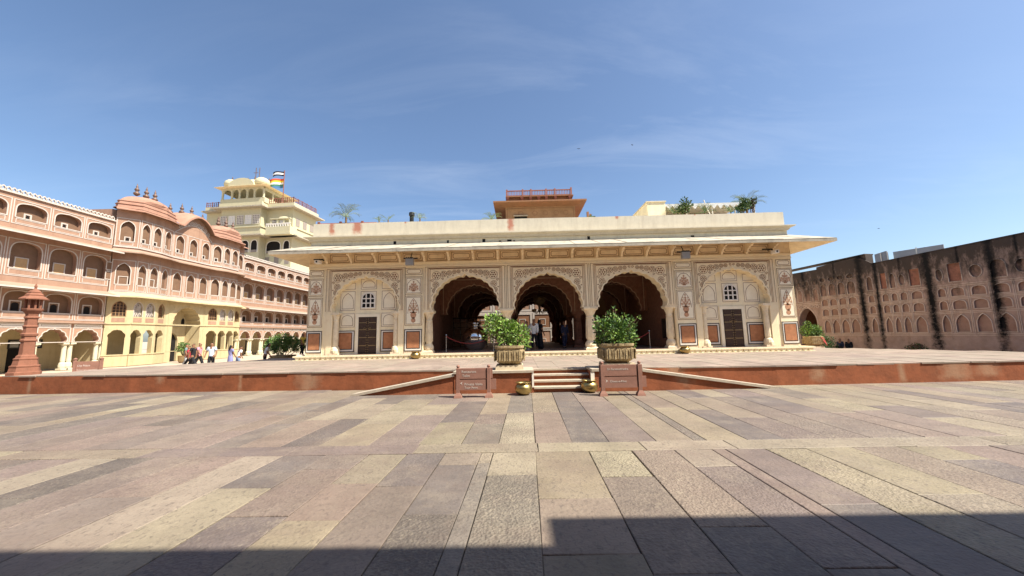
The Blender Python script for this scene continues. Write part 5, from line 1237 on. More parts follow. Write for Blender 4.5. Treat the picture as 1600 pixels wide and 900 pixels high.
def palm(loc, h, nf, ln, mats, label, seed, group, trunk=.08, droop=.8):
    p_ = thing("palm", label, "palm", loc, 0, group); r_ = random.Random(seed)
    t_ = MB(); t_.tube([(0, 0, 0), (.02, 0, h * .5), (0, .02, h)], [trunk * 1.2, trunk, trunk * .9], 8); t_.build("trunk", "stem", parent=p_)
    for i in range(nf):
        a = 2 * pi * i / nf + r_.uniform(-.3, .3); el = r_.uniform(.35, 1.35); L_ = ln * r_.uniform(.75, 1.1); mb = MB(); pts = []
        x = y = 0; z = h; e = el; N_ = 9
        for k in range(N_ + 1):
            pts.append(Vector((x, y, z))); x += cos(a) * cos(e) * L_ / N_; y += sin(a) * cos(e) * L_ / N_; z += sin(e) * L_ / N_; e -= droop * (k + 1) / N_ * .42
        mb.tube(pts, [.014 * (1 - k / (N_ + 2)) for k in range(N_ + 1)], 4)
        side = Vector((-sin(a), cos(a), 0))
        for k in range(2, N_):
            for sg in (-1, 1):
                for q in (0, .33, .66):
                    p = pts[k].lerp(pts[k + 1], q); d = (pts[k + 1] - pts[k]).normalized(); tip = p + (side * sg * .75 + d * .8 + Vector((0, 0, -.15 + r_.uniform(-.15, .2)))).normalized() * L_ * .30 * (1 - .5 * abs(k / N_ - .5)); m_ = p.lerp(tip, .45)
                    mb.face([p, m_ + d * .010 * ln, tip, m_ - d * .010 * ln])
        mb.build("frond", r_.choice(mats), parent=p_)
    return p_
G1 = "palms on the pavilion roof"
palm((-11.5, 24, RF), 2.45, 13, 1.35, ["palm", "palm_grey"], "largest palm on the left end of the pavilion roof, above the rust stains", 1, G1)
palm((-9.25, 24, RF), 2.15, 7, .55, ["palm"], "tiny low palm just right of the largest left roof palm", 2, G1, trunk=.05)
palm((-8.75, 24.3, RF), 2.3, 5, .65, ["palm"], "small upright palm tuft halfway between the tall roof palm and the dark pipe", 3, G1, trunk=.05, droop=.3)
palm((-6.5, 24, RF), 2.25, 9, .65, ["palm", "palm_grey"], "low spreading palm beside the dark roof pipe", 4, G1, trunk=.05)
palm((-1.75, 24.5, RF), 2.2, 12, .85, ["palm", "palm_grey"], "round dense palm at the left foot of the red roof tower", 5, G1)
palm((15.2, 24, RF), 2.55, 11, 1.35, ["palm", "palm_grey"], "feathery palm standing at the right end of the roof awning", 6, G1)
G2 = "plants on the pavilion roof"
def roof_plant(x, y, n, s, lab, seed, mats=("leaf_c", "palm"), hh=1.8):
    shrub((x, y, RF), [(0, 0, hh, .32 * s), (.2 * s, 0, hh + .2, .25 * s), (-.2 * s, .1, hh - .1, .28 * s), (0, 0, hh + .45 * s, .2 * s)], n, .13, list(mats), lab, seed, G2, "roof_plant", "plant")
roof_plant(10.15, 21.9, 700, 1.0, "dark conical plant at the left end under the roof awning", 21)
roof_plant(13.7, 21.9, 700, .85, "dark dense plant at the right end under the roof awning", 22)
roof_plant(14.35, 22.1, 300, .6, "thin reddish plant between the dense one and the feathery palm", 23, ("stem", "leaf_c"), 2.0)
roof_plant(5.05, 24.5, 500, .8, "small bush on the roof in front of the red tower's right corner", 24, ("leaf_b", "palm"))
for i, (x, lab) in enumerate(((9.5, "low spiky plant below the left zigzag of the awning"), (11.35, "spiky plant below the middle of the awning"), (12.9, "broad spiky plant just left of the dense dark plant"))):
    palm((x, 21.9, RF), 1.45, 11, .7, ["palm", "leaf_c"], lab, 30 + i, "spiky plants under the awning", trunk=.04, droop=.5)
m_ = MB(); m_.lathe([(.14, RF), (.14, 9.75), (.19, 9.76), (.19, 9.95), (.14, 10.0)], 10); tag(m_.build("chimney_pipe", "black_metal", loc=(-7.05, 24, 0)), "short dark chimney pipe sticking up from the pavilion roof", "pipe")
p_ = thing("roof_railing", "thin dark railing beside the largest palm on the roof", "railing", (0, 0, 0)); railing(p_, [(-13.6, 24.5), (-9.6, 24.5)], 8.6, 9.5, "rail_red", .5, "rails")

# ------------------------------------------------------------------ planters with shrubs
def planter(loc, w, label, seed, group, rot=0.0):
    p_ = thing("planter", label, "planter", loc, rot, group); p_.scale = (1, 1, 1.14); r_ = random.Random(seed); k = w / .95
    MB().frustum(0, 0, .45 * k, .45 * k, .43 * k, .43 * k, 0, .14).build("plinth", "planter_base", parent=p_)
    mb = MB(); prof = [(.30, .14), (.34, .17), (.42, .22), (.475, .32), (.48, .46), (.455, .56), (.47, .58), (.49, .60), (.49, .655), (.43, .66), (.42, .60)]
    n = 32; b = 0
    for r, z in prof:
        row = []
        for i in range(n):
            a = 2 * pi * (i + .5) / n; c_, s_ = cos(a), sin(a); q = (abs(c_) ** 5 + abs(s_) ** 5) ** (-1 / 5); rr = r * k * q * .97
            if .2 < z < .57: rr *= 1 + .006 * (1 if i % 2 else -1)
            row.append((rr * c_, rr * s_, z))
        mb.add(row)
    for j in range(len(prof) - 1):
        for i in range(n): q = (i + 1) % n; mb.f.append((j * n + i, j * n + q, (j + 1) * n + q, (j + 1) * n + i)); mb.m.append(0)
    mb.f.append(tuple(range(n - 1, -1, -1))); mb.m.append(0)
    bw = mb.build("bowl", "planter", parent=p_)
    rl = MB()                                               # carved leaves round the bowl
    for side in range(4):
        T = Matrix.Rotation(side * pi / 2, 4, 'Z'); rl.T = T
        for q in range(5):
            x = (-.32 + q * .16) * k; y = -.487 * k
            rl.prism([(x - .07 * k, .27), (x, .24), (x + .07 * k, .27), (x + .055 * k, .40), (x + .075 * k, .50), (x, .54), (x - .075 * k, .50), (x - .055 * k, .40)], y + .002, y + .03)
            rl.tube([(x, y - .002, .26), (x, y - .006, .4), (x, y, .52)], .010, 4)
    rl.T = None; rl.build("carved_leaf_band", "planter", parent=bw)
    s_ = MB(); s_.hprism([(-.38 * k, -.38 * k), (.38 * k, -.38 * k), (.38 * k, .38 * k), (-.38 * k, .38 * k)], .55, .61); s_.build("soil", "soil", parent=p_)
    return p_
GPL = "carved stone planters"; GSH = "shrubs in the stone planters"
planter((-.33, 12.02, TZ + .03), .92, "carved tan stone planter left of the steps, holding the light green shrub", 1, GPL)
planter((3.05, 12.02, TZ + .03), 1.0, "carved tan stone planter right of the steps, holding the darker green shrub", 2, GPL)
planter((17.7, 23.0, TZ - .1), .8, "smooth pale planter at the pavilion's right corner near the weathered wall", 3, GPL)
planter((-15.4, 24.2, -.05), 1.25, "low pinkish planter beyond the pavilion's left corner, with a wide shrub", 4, GPL)
shrub((-.33, 12.02, 1.2), [(-.52, 0, .86, .34), (-.25, .1, .72, .36), (.05, 0, .62, .36), (.28, -.05, .55, .36), (.42, .05, .36, .28), (-.62, .1, .55, .24), (-.1, -.2, .36, .26), (-.36, -.1, 1.08, .16), (.1, .1, .85, .2)], 1900, .11, ["leaf_a", "leaf_a", "leaf_b"], "light green lopsided shrub in the planter left of the steps", 51, GSH)
shrub((3.05, 12.02, 1.2), [(-.28, 0, .62, .34), (.05, 0, .70, .36), (.33, .05, .52, .34), (.0, -.2, .32, .34), (-.46, 0, .80, .22), (.50, 0, .80, .20), (-.12, .1, 1.05, .18), (.48, -.05, .28, .24), (-.42, .0, .30, .24), (.30, .1, 1.0, .15), (-.62, .05, .95, .10), (.72, 0, .98, .10), (.02, .1, 1.26, .09)], 2300, .10, ["leaf_b", "leaf_c", "leaf_a"], "dark green bushy shrub in the planter right of the steps", 52, GSH)
shrub((17.7, 23.0, .55 + TZ - .1), [(-.3, 0, .5, .35), (.2, 0, .55, .35), (.4, 0, .25, .28), (-.2, 0, .9, .2)], 1500, .10, ["leaf_b", "leaf_c", "leaf_a"], "sparse shrub in the planter near the weathered wall's doorway", 53, GSH)
shrub((-15.4, 24.2, .5), [(-.6, 0, .95, .5), (0, 0, 1.05, .55), (.6, 0, .9, .5), (1.0, 0, .7, .35), (-.95, 0, .75, .35), (1.6, .2, .85, .4), (-.3, 0, .6, .4)], 4200, .11, ["leaf_b", "leaf_c", "leaf_b"], "wide dark green shrub beyond the pavilion's left corner", 54, GSH)
shrub((-27.4, 30.1, .55), [(0, 0, .75, .35), (.2, 0, .45, .3), (-.2, 0, .5, .3)], 600, .14, ["palm", "leaf_b"], "tall feathery plant in a yellow pot by the gatehouse arch", 55, GSH)
m_ = MB(); m_.lathe([(.2, 0), (.3, .1), (.33, .5), (.36, .55), (.3, .56)], 12, cap=True); tag(m_.build("plant_pot", "brass_dull", loc=(-27.4, 30.1, 0)), "dull yellow plant pot by the gatehouse arch", "pot")
shrub((-23.3, 20.4, 0), [(0, 0, .15, .22), (.25, 0, .12, .18), (-.25, 0, .12, .18)], 150, .13, ["leaf_b", "palm"], "small low plant at the foot of the gatehouse's yellow wall", 56, GSH)
shrub((19.5, 24.4, 0), [(0, 0, .7, .4), (.3, 0, .9, .3), (-.2, 0, 1.1, .2), (.35, 0, .45, .35)], 900, .10, ["leaf_c", "leaf_c"], "dark shaded bush between the right planter and the weathered wall", 57, GSH)

# ------------------------------------------------------------------ brass bowls
def brass_pot(loc, s, label):
    p_ = thing("brass_pot", label, "brass pot", loc, R.uniform(0, 6), "brass pots by the steps and arches")
    mb = MB(); mb.lathe([(.10 * s, 0), (.16 * s, .01), (.235 * s, .08), (.265 * s, .17), (.25 * s, .25), (.20 * s, .30), (.185 * s, .32)], 24, cap=True); bw = mb.build("bowl", "brass", parent=p_, smooth=True)
    m2 = MB(); m2.lathe([(.19 * s, .315), (.24 * s, .35), (.25 * s, .36), (.24 * s, .365), (.18 * s, .33), (.12 * s, .22)], 24, cap=False); m2.build("rim", "brass", parent=p_, smooth=True)
brass_pot((.08, 11.05, .0), .95, "brass pot on the paving left of the steps")
brass_pot((2.03, 11.28, .0), .95, "brass pot half hidden behind the right signboard by the steps")
brass_pot((-5.25, 18.85, TZ), .95, "brass pot on the terrace in front of the pavilion, left side")
brass_pot((8.2, 18.85, TZ), .95, "brass pot on the terrace in front of the pavilion, right side")

# ------------------------------------------------------------------ signboards
def text(parent, body, size, loc, m='sign_text'):
    c = bpy.data.curves.new("lettering", 'FONT'); c.body = body; c.size = size; c.extrude = .0015
    tmp = bpy.data.objects.new("tmp", c); COL.objects.link(tmp)
    dg = bpy.context.evaluated_depsgraph_get(); me = bpy.data.meshes.new_from_object(tmp.evaluated_get(dg)); bpy.data.objects.remove(tmp)
    me.materials.clear(); me.materials.append(M[m])
    o = ob(me, "lettering", parent, loc); o.rotation_euler = (pi / 2, 0, 0); return o
def signboard(loc, w, h, lines, label, rot=0.0, arrow=None):
    s_ = thing("signboard", label, "signboard", loc, rot, "red stone signboards")
    for x in (-w / 2, w / 2):
        m_ = MB(); m_.frustum(x, 0, .115, .10, .10, .085, 0, .06); m_.frustum(x, 0, .10, .085, .05, .05, .06, .14); m_.box(x - .048, x + .048, -.048, .048, .14, h - .09); m_.frustum(x, 0, .048, .048, .03, .03, h - .09, h - .07)
        p_ = m_.build("post", "sign", parent=s_); b_ = MB(); b_.lathe([(.03, h - .075), (.05, h - .045), (.045, h - .015), (.01, h + .01)], 10, cx=x); b_.build("ball_finial", "sign", parent=p_, smooth=True)
    zs = [(.51, .79), (.205, .485)]
    for i, (za, zb) in enumerate(zs):
        za *= h / .88; zb *= h / .88
        m_ = MB(); m_.box(-w / 2 - .07 - .02 * i, w / 2 + .10 + .10 * i, .06, .10, za, zb); m_.build("back_board", "sign", parent=s_)
        m_ = MB(); m_.box(-w / 2 + .05, w / 2 - .08, -.03, .03, za, zb); bd = m_.build("board", "sign", parent=s_)
        for (tx, sz, dx, dz) in lines[i]: text(bd, tx, sz, (-w / 2 + dx, -.033, za + dz))
        if arrow and arrow[i]:
            a_ = MB(); dr = arrow[i]; x = -w / 2 + .10; zc = za + .19; a_.plate([(x - dr * .03, zc - .045), (x + dr * .04, zc), (x - dr * .03, zc + .045), (x, zc)], -.0335); a_.build("arrow", "sign_text", parent=bd)
    return s_
signboard((-1.33, 10.72, 0), .87, .90, [[("Restaurant", .095, .10, .165), ("Toilet", .09, .12, .055)], [("Private Visits", .098, .18, .13), ("Tour Point", .085, .18, .04)]], "red stone signboard left of the steps, lettered Restaurant", arrow=[0, -1])
signboard((2.80, 10.62, 0), 1.03, .93, [[("Sri Sarvatobhadra", .082, .13, .16)], [("Diwan-e-Khas", .08, .20, .15)]], "red stone signboard right of the steps, with fainter lettering", arrow=[0, 1])
s_ = thing("signboard", "small far signboard with white lines beside the arcade columns", "signboard", (-21.4, 18.3, -.02), radians(20), "red stone signboards")
for x in (-.5, .5): m_ = MB(); m_.frustum(x, 0, .09, .09, .07, .07, 0, .12); m_.box(x - .05, x + .05, -.05, .05, .12, .95); m_.lathe([(.07, .95), (.09, .98), (.02, 1.04)], 8, cx=x); m_.build("post", "sign", parent=s_)
m_ = MB().box(-.44, .44, -.02, .02, .14, .86); bd = m_.build("board", "sign", parent=s_)
for z, t_ in ((.62, "City Palace"), (.42, "Visitors are requested"), (.26, "to keep this area clean")): text(bd, t_, .11 if z > .6 else .083, (-.40, -.023, z))

# ------------------------------------------------------------------ red sandstone lamp pillar
LP = thing("lamp_pillar", "carved red sandstone lamp pillar with small lantern top on the terrace corner", "pillar", (-18.62, 13.85, TZ))
pr = [(.66, 0), (.66, .10), (.60, .12), (.56, .28), (.58, .30), (.58, .34), (.50, .36), (.45, .55), (.47, .57), (.47, .61), (.40, .63), (.38, .70), (.31, .74), (.30, .78)]
m_ = MB(); m_.lathe([(r * .66, z) for r, z in pr], 8, ph=pi / 8); m_.build("base", "redstone", parent=LP)
m_ = MB(); m_.lathe([(.30, .78), (.285, 1.22), (.33, 1.25), (.33, 1.30), (.285, 1.33), (.275, 1.42), (.33, 1.45), (.34, 1.52), (.27, 1.56), (.26, 1.75), (.30, 1.78), (.30, 1.82), (.25, 1.85), (.245, 2.08), (.30, 2.12), (.29, 2.17), (.24, 2.2), (.26, 2.28), (.40, 2.40), (.42, 2.44), (.42, 2.48), (.2, 2.49)], 8, ph=pi / 8, sx=.66, sy=.66); m_.build("shaft", "redstone", parent=LP)
for i in range(8):
    a = pi / 8 + i * pi / 4; m_ = MB(); m_.tube([(.20 * cos(a), .20 * sin(a), 2.48), (.20 * cos(a), .20 * sin(a), 2.86)], .03, 6); m_.build("lantern_post", "redstone", parent=LP)
m_ = MB(); m_.lathe([(.08, 2.48), (.08, 2.86)], 8); m_.build("lantern_core", "redstone", parent=LP)
m_ = MB(); m_.lathe([(.32, 2.86), (.58, 2.82), (.58, 2.86), (.36, 2.97), (.38, 3.0), (.27, 3.08), (.29, 3.11), (.17, 3.18), (.06, 3.24), (.05, 3.3), (.07, 3.33), (.015, 3.45)], 8, ph=pi / 8, sx=.66, sy=.66); m_.build("lantern_roof", "redstone", parent=LP)

# ------------------------------------------------------------------ fittings under the eave
GE = "cameras and lamps under the eave"
for x, z, lab in ((-10.5, 5.75, "white security camera under the eave at the pavilion's left corner"), (13.25, 5.72, "white security camera under the eave at the pavilion's right corner")):
    c_ = thing("security_camera", lab, "camera", (x, 19.0, z), 0, GE)
    m_ = MB(); m_.box(-.12, .12, -.16, .16, -.12, .04); m_.lathe([(.07, 0), (.07, .02)], 8) if False else None; m_.build("housing", "white", parent=c_); m_ = MB(); m_.plate(disc(0, -.04, .05, 10), -.163); m_.build("lens", "dark", parent=c_)
    m_ = MB(); m_.tube([(0, .1, .04), (0, .3, .16), (0, .56, .16)], .03, 6); m_.box(-.42, .1, .3, .36, .14, .2); m_.build("mount", "black_metal", parent=c_)
for x, lab in ((-5.58, "grey flood lamp box hanging under the eave near the left blind arch"), (8.55, "grey flood lamp box hanging under the eave near the right blind arch")):
    c_ = thing("flood_lamp", lab, "lamp", (x, 18.75, 5.62), 0, GE)
    m_ = MB(); m_.box(-.20, .20, -.10, .12, -.24, .10); m_.build("housing", "grey_box", parent=c_); m_ = MB(); [m_.box(-.18 + q * .10, -.13 + q * .10, -.11, .0, .10, .17) for q in range(4)]; m_.box(-.36, .36, .121, .18, .12, .18); m_.tube([(0, .15, .15), (0, .4, .5)], .025, 5); m_.build("bracket", "black_metal", parent=c_)

# ------------------------------------------------------------------ chandelier, silver urn, rope barriers inside
CD = thing("chandelier", "dark chandelier hanging in the middle arch of the pavilion", "chandelier", (1.45, 26.1, 0))
m_ = MB(); m_.tube([(0, 0, 5.45), (0, 0, 3.0)], .02, 6); m_.build("rod", "black_metal", parent=CD)
m_ = MB(); m_.lathe([(.05, 4.4), (.42, 4.25), (.46, 4.05), (.30, 3.85), (.12, 3.7), (.06, 3.55), (.10, 3.45), (.04, 3.35)], 14); m_.build("body", "brass_dull", parent=CD)
for i in range(8):
    a = i * pi / 4; m_ = MB(); m_.tube([(.05 * cos(a), .05 * sin(a), 3.35), (.28 * cos(a), .28 * sin(a), 3.15), (.46 * cos(a), .46 * sin(a), 3.25)], .018, 5); m_.lathe([(.02, 3.25), (.09, 3.3), (.10, 3.42), (.06, 3.46)], 8, cx=.46 * cos(a), cy=.46 * sin(a)); m_.build("lamp_arm", "brass_dull", parent=CD)
UR = thing("silver_urn", "huge polished silver urn standing inside the pavilion's left open arch", "urn", (-2.75, 23.2, FL + .01))
m_ = MB(); m_.lathe([(.45, 0), (.55, .12), (.72, .35), (.80, .65), (.76, .95), (.60, 1.2), (.36, 1.34), (.28, 1.4), (.28, 1.5), (.36, 1.55), (.40, 1.58)], 32); m_.build("body", "silver", parent=UR, smooth=True)
m_ = MB(); m_.lathe([(.40, 1.585), (.42, 1.62), (.30, 1.72), (.08, 1.78), (.06, 1.86), (.02, 1.9)], 24); m_.build("lid", "silver", parent=UR, smooth=True)
def barrier(loc, label, pts):
    b_ = thing("rope_barrier", label, "rope barrier", loc, 0, "rope barriers inside the arches")
    for p in (pts[0], pts[-1]): m_ = MB(); m_.lathe([(.14, 0), (.14, .02), (.03, .04), (.022, .06), (.022, .9), (.04, .92), (.03, .96)], 10, cx=p[0], cy=p[1]); m_.build("post", "steel", parent=b_)
    A_, B_ = Vector((*pts[0], .86)), Vector((*pts[-1], .86)); m_ = MB(); m_.tube([A_.lerp(B_, t / 10) - Vector((0, 0, .42 * (1 - (t / 5 - 1) ** 2))) for t in range(11)], .022, 6); m_.build("rope", "rope", parent=b_)
barrier((-4.05, 20.6, FL), "red rope on steel posts across the left open arch", [(0, 0), (2.6, .3)])
barrier((7.1, 20.6, FL), "red rope on steel posts across the right open arch", [(0, 0), (-2.4, .3)])

# ------------------------------------------------------------------ people
def skin_chain(name, pts, edges, rad, mt, parent, root=0, sub=1):
    me = bpy.data.meshes.new(name); me.from_pydata(pts, edges, []); me.materials.append(M[mt]); me.update()
    o = ob(me, name, parent); sm = o.modifiers.new("skin", 'SKIN'); sm.use_smooth_shade = True
    for i, r in enumerate(rad): me.skin_vertices[0].data[i].radius = (r, r) if not isinstance(r, tuple) else r
    me.skin_vertices[0].data[root].use_root = True
    ss = o.modifiers.new("sub", 'SUBSURF'); ss.levels = sub; ss.render_levels = sub; return o
def person(loc, rot, H, label, shirt, lower, pose=(0, 0, 0, 0), sleeve=.55, hair='short', group="visitors", dress=False, bend=0.0, shoe='shoe', arms=(0, 0), sit=False):
    """pose: left/right leg swing, left/right arm swing (radians, + is forward); faces local -y"""
    P = thing("person", label, "person", loc, rot, group)
    V = []; Eg = []; Rd = []
    def v(p, r): V.append(tuple(Vector(p) * H)); Rd.append((r[0] * H, r[1] * H) if isinstance(r, tuple) else r * H); return len(V) - 1
    def e(a, b): Eg.append((a, b))
    def bnd(x, y, z):                                       # forward bend of everything above the hips
        c_, s_ = cos(bend), sin(bend); dz = z - hz; return (x, y * c_ - dz * s_, hz + dz * c_ + y * s_)
    hz = .52 if not sit else .13
    pel = v((0, 0, hz), (.085, .06)); sp = v(bnd(0, .005, hz + .12), (.078, .055)); ch = v(bnd(0, .0, hz + .24), (.098, .062)); nk = v(bnd(0, 0, hz + .315), .034); e(pel, sp); e(sp, ch); e(ch, nk)
    hd = v(bnd(0, -.008, hz + .365), (.044, .05)); hm = v(bnd(0, -.006, hz + .415), (.05, .06)); ht = v(bnd(0, .004, hz + .462), (.032, .038)); e(nk, hd); e(hd, hm); e(hm, ht)
    legs = []; arms_j = []
    for s, sw, aw, ab in ((-1, pose[0], pose[2], arms[0]), (1, pose[1], pose[3], arms[1])):
        hip = v((s * .052, 0, hz - .03), .058)
        if sit: kn = v((s * .09, -.23, hz + .10), .042); an = v((s * .08, -.20, .03), .026); to = v((s * .09, -.31, .012), (.022, .014))
        else:
            kn = v((s * .056, -.24 * sin(sw), hz - .03 - .24 * cos(sw)), .042); k2 = sw - (.35 if sw < 0 else .08) 
            kx = V[kn]; an = v((s * .056, kx[1] / H - .225 * sin(k2), kx[2] / H - .215 * cos(k2)), .026); ax = V[an]; to = v((s * .062, ax[1] / H - .085, max(.012, ax[2] / H - .028)), (.024, .015))
        e(pel, hip); e(hip, kn); e(kn, an); e(an, to); legs.append((hip, kn, an, to))
        sh = v(bnd(s * .112, 0, hz + .285), .036); el = v(bnd(s * (.13 + .10 * ab), -.165 * sin(aw), hz + .285 - .165 * cos(aw)), .028)
        a2 = aw + .35; ex = V[el]; wr = v((ex[0] / H + s * .01 * ab, ex[1] / H - .14 * sin(a2), ex[2] / H - .14 * cos(a2)), .019); wx_ = V[wr]
        pm = v((wx_[0] / H, wx_[1] / H - .035 * sin(a2), wx_[2] / H - .035 * cos(a2)), (.022, .013)); e(ch, sh); e(sh, el); e(el, wr); e(wr, pm); arms_j.append((sh, el, wr)); px = V[pm]
        for q, (dy, ln) in enumerate(((-.016, .040), (-.006, .048), (.005, .045), (.015, .036))):
            f1 = v((px[0] / H - s * .002, px[1] / H + dy - .02 * sin(a2), px[2] / H - ln * .55 * cos(a2)), .0075); f2 = v((px[0] / H - s * .012, px[1] / H + dy - .035 * sin(a2), px[2] / H - ln * cos(a2)), .006); e(pm, f1); e(f1, f2)
        t1 = v((wx_[0] / H - s * .012, wx_[1] / H - .03, wx_[2] / H - .03), .008); e(wr, t1)
    skin_chain("body", V, Eg, Rd, 'skin', P, pel, 2)
    # face
    fc = Vector(bnd(0, -.062, hz + .41)) * H
    m_ = MB(); m_.tube([fc + Vector((0, .006 * H, .012 * H)), fc + Vector((0, -.012 * H, -.008 * H)), fc + Vector((0, .006 * H, -.012 * H))], [.006 * H, .011 * H, .006 * H], 6); m_.build("nose", "skin", parent=P)
    for s in (-1, 1):
        m_ = MB(); m_.lathe([(.001, -.007 * H), (.007 * H, 0), (.001, .007 * H)], 6); m_.build("eye", "hair", parent=P, loc=fc + Vector((s * .02 * H, .010 * H, .012 * H)))
        m_ = MB(); m_.lathe([(.002, -.014 * H), (.009 * H, 0), (.002, .014 * H)], 6); m_.build("ear", "skin", parent=P, loc=fc + Vector((s * .052 * H, .062 * H, 0)))
    m_ = MB().box(-.016 * H, .016 * H, 0, .01 * H, -.003 * H, .003 * H); m_.build("mouth", "sign", parent=P, loc=fc + Vector((0, .004 * H, -.03 * H)))
    # hair
    hv = [Vector(bnd(0, .012, hz + .43)) * H, Vector(bnd(0, .006, hz + .472)) * H]; hr = [(.052 * H, .056 * H), (.034 * H, .038 * H)]
    if hair == 'long': hv = [Vector(bnd(0, .05, hz + .24)) * H, Vector(bnd(0, .05, hz + .34)) * H] + hv; hr = [(.03 * H, .02 * H), (.05 * H, .035 * H)] + hr
    skin_chain("hair", [tuple(q) for q in hv], [(i, i + 1) for i in range(len(hv) - 1)], hr, 'hair', P, 0, 2)
    # shirt
    V2 = [tuple(Vector(V[pel]) - Vector((0, 0, (.0 if sit else .07) * H))), V[sp], V[ch], tuple(Vector(bnd(0, 0, hz + .305)) * H)]; R2 = [(.098 * H, .074 * H), (.094 * H, .07 * H), (.108 * H, .073 * H), (.045 * H, .042 * H)]; E2 = [(0, 1), (1, 2), (2, 3)]
    for (sh, el, wr) in arms_j:
        b_ = len(V2); V2 += [V[sh], tuple(Vector(V[sh]).lerp(Vector(V[el]), min(1, sleeve * 1.2)))]; R2 += [.047 * H, .040 * H]; E2 += [(2, b_), (b_, b_ + 1)]
        if sleeve > .9: V2.append(tuple(Vector(V[el]).lerp(Vector(V[wr]), .9))); R2.append(.028 * H); E2.append((b_ + 1, b_ + 2))
    skin_chain("shirt", V2, E2, R2, shirt, P, 0, 2)
    if dress:
        m_ = MB(); m_.lathe([(.15 * H, .03 * H), (.135 * H, .2 * H), (.115 * H, .4 * H), (.095 * H, .56 * H), (.07 * H, .6 * H)], 16, sy=.75); m_.build("skirt", lower, parent=P, smooth=True)
    else:
        V3 = [tuple(Vector(V[pel]) + Vector((0, 0, .04 * H))), V[pel]]; R3 = [(.088 * H, .066 * H), (.094 * H, .070 * H)]; E3 = [(0, 1)]
        for (hip, kn, an, to) in legs:
            b_ = len(V3); V3 += [V[hip], V[kn], tuple(Vector(V[kn]).lerp(Vector(V[an]), .93))]; R3 += [.066 * H, .050 * H, .040 * H]; E3 += [(1, b_), (b_, b_ + 1), (b_ + 1, b_ + 2)]
        skin_chain("trousers", V3, E3, R3, lower, P, 0, 2)
    for (hip, kn, an, to) in legs:
        a_, t_ = Vector(V[an]), Vector(V[to]); 
        skin_chain("shoe", [tuple(a_ + Vector((0, .02 * H, -.018 * H))), tuple(a_.lerp(t_, .5) + Vector((0, 0, -.004 * H))), tuple(t_ + Vector((0, -.01 * H, 0)))], [(0, 1), (1, 2)], [.026 * H, (.028 * H, .022 * H), (.026 * H, .016 * H)], shoe, P, 0, 1)
    return P
GV = "visitors crossing the left courtyard"
person((-22.9, 25.4, 0), radians(120), 1.52, "person in grey green shirt and pale trousers in the shade of the gatehouse arch", 'teal_cloth', 'grey_cloth', (.1, -.1, 0, .1), group=GV)
person((-20.65, 23.1, 0), radians(-70), 1.42, "person in red shirt walking, half hidden by the man in black", 'red_cloth', 'black_cloth', (.5, -.5, .3, -.3), group=GV)
person((-19.95, 22.6, 0), radians(-75), 1.58, "man in black shirt striding leftwards, in front of the red shirt", 'black_cloth', 'black_cloth', (.45, -.4, -.3, .4), group=GV)
person((-20.0, 23.1, 0), radians(100), 1.60, "person in pink shirt and black trousers just right of the man in black", 'pink_cloth', 'black_cloth', (-.35, .35, .3, -.2), group=GV)
person((-18.35, 22.05, 0), radians(10), 1.62, "man in loose pale blue shirt standing alone, hands at his sides", 'pale_blue_cloth', 'black_cloth', (.08, -.08, .05, .05), group=GV, arms=(.4, .4))
person((-17.7, 22.7, 0), radians(160), 1.44, "woman in violet dress with long dark hair, back turned", 'violet_cloth', 'violet_cloth', (0, .1, .2, .1), hair='long', dress=True, group=GV)
person((-17.3, 22.8, 0), radians(150), 1.36, "person in white shirt and blue jeans beside the woman in violet", 'white_cloth', 'denim', (.15, -.1, .1, .2), group=GV, bend=.25)
person((-15.5, 22.6, 0), radians(110), 1.52, "person in white shirt with long dark hair leaning forward near the wide shrub", 'white_cloth', 'black_cloth', (.1, -.1, .4, .2), hair='long', group=GV, bend=.3)
person((-14.15, 24.2, TZ + .05), radians(80), 1.42, "person in yellow top and dark trousers at the pavilion's left corner", 'yellow_cloth', 'black_cloth', (.2, -.2, .2, .2), hair='long', shoe='white_shoe', group=GV)
GI = "visitors inside the middle arch"
person((.42, 21.6, FL + .005), radians(40), 1.66, "man in grey shirt standing at the left inside the middle arch", 'grey_cloth', 'black_cloth', (.25, -.2, .1, .1), shoe='white_shoe', group=GI)
person((.85, 21.7, FL + .005), radians(-20), 1.78, "man in white shirt and black trousers under the chandelier", 'white_cloth', 'black_cloth', (.1, -.15, .05, .1), sleeve=.95, group=GI)
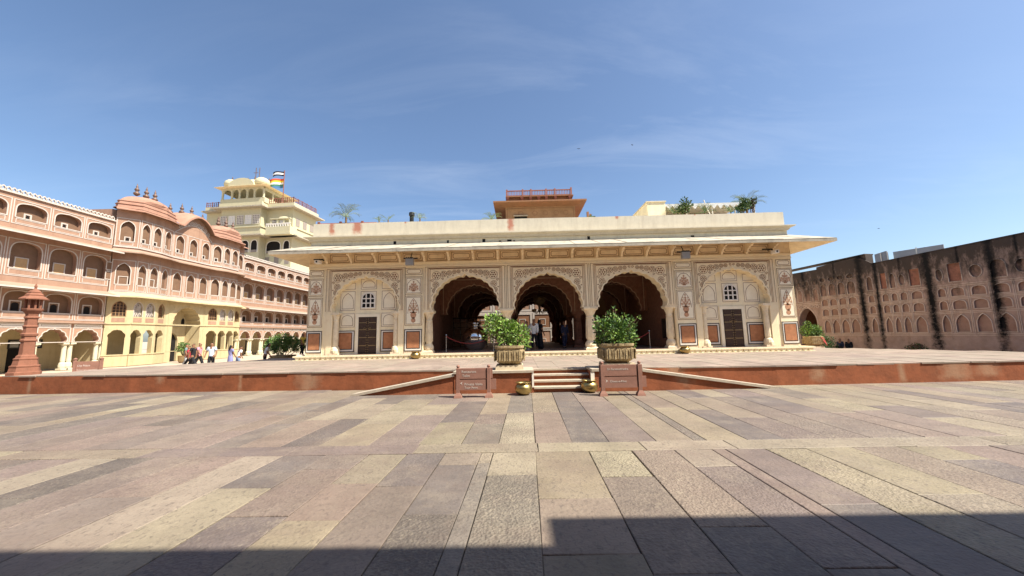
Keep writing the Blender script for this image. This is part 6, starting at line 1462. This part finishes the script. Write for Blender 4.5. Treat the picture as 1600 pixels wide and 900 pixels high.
person((1.2, 22.1, FL + .005), radians(120), 1.74, "woman in long black dress just behind the man in white", 'black_cloth', 'black_cloth', (0, 0, .1, .1), hair='long', dress=True, group=GI)
person((2.75, 22.9, FL + .005), radians(30), 1.66, "man in dark navy clothes in the shade on the right inside the middle arch", 'navy_cloth', 'navy_cloth', (.05, -.05, 0, 0), sleeve=.95, group=GI)
GS = "people resting in the wall's shade"
person((20.9, 24.9, .28), radians(-60), 1.25, "left of two dark figures sitting at the foot of the weathered wall", 'navy_cloth', 'black_cloth', group=GS, sit=True, sleeve=.95)
person((21.45, 24.9, .25), radians(-40), 1.25, "right of two dark figures sitting at the foot of the weathered wall", 'black_cloth', 'black_cloth', group=GS, sit=True, sleeve=.95)
shrub((21.6, 20.9, 0), [(-.3, 0, .52, .22), (0, 0, .56, .24), (.3, 0, .5, .22)], 600, .09, ["leaf_c", "stem"], "low dark clump of plants at the foot of the weathered wall between rain streaks", 58, GSH)
# cloth over the right planter
m_ = MB(); b = len(m_.v)
for i in range(9):
    t_ = i / 8; m_.add([(17.98 + .22 * t_ * t_ - .1, 22.6 - .05 * t_, 1.22 - .42 * t_ ** 1.5), (18.12 + .24 * t_, 22.75, 1.22 - .55 * t_ ** 1.3)])
for i in range(8): m_.f.append((b + 2 * i, b + 2 * i + 2, b + 2 * i + 3, b + 2 * i + 1)); m_.m.append(0)
tag(m_.build("red_cloth", "rope"), "red cloth hanging over the right rim of the far planter", "cloth")
# birds
for i, (x, y, z, lab) in enumerate(((10.8, 60, 32.8, "left of two dark specks of birds high above the roof"), (19.9, 60, 33.2, "right of two dark specks of birds high above the roof"), (58.9, 60, 17.6, "lone bird low in the sky above the weathered wall"))):
    m_ = MB(); m_.lathe([(.01, -.25), (.06, -.1), (.07, .05), (.02, .25)], 6, sy=1); m_.v = [(a, c, b_) for a, b_, c in m_.v]
    for s in (-1, 1): m_.face([(0, -.08, .04), (s * .28, -.05, .16), (s * .55, .1, .08), (0, .12, .04)])
    o_ = m_.build("bird", "bird", loc=(x, y, z), rot=i * .7); o_.scale = (.55, .55, .55); tag(o_, lab, "bird", "birds in the sky")
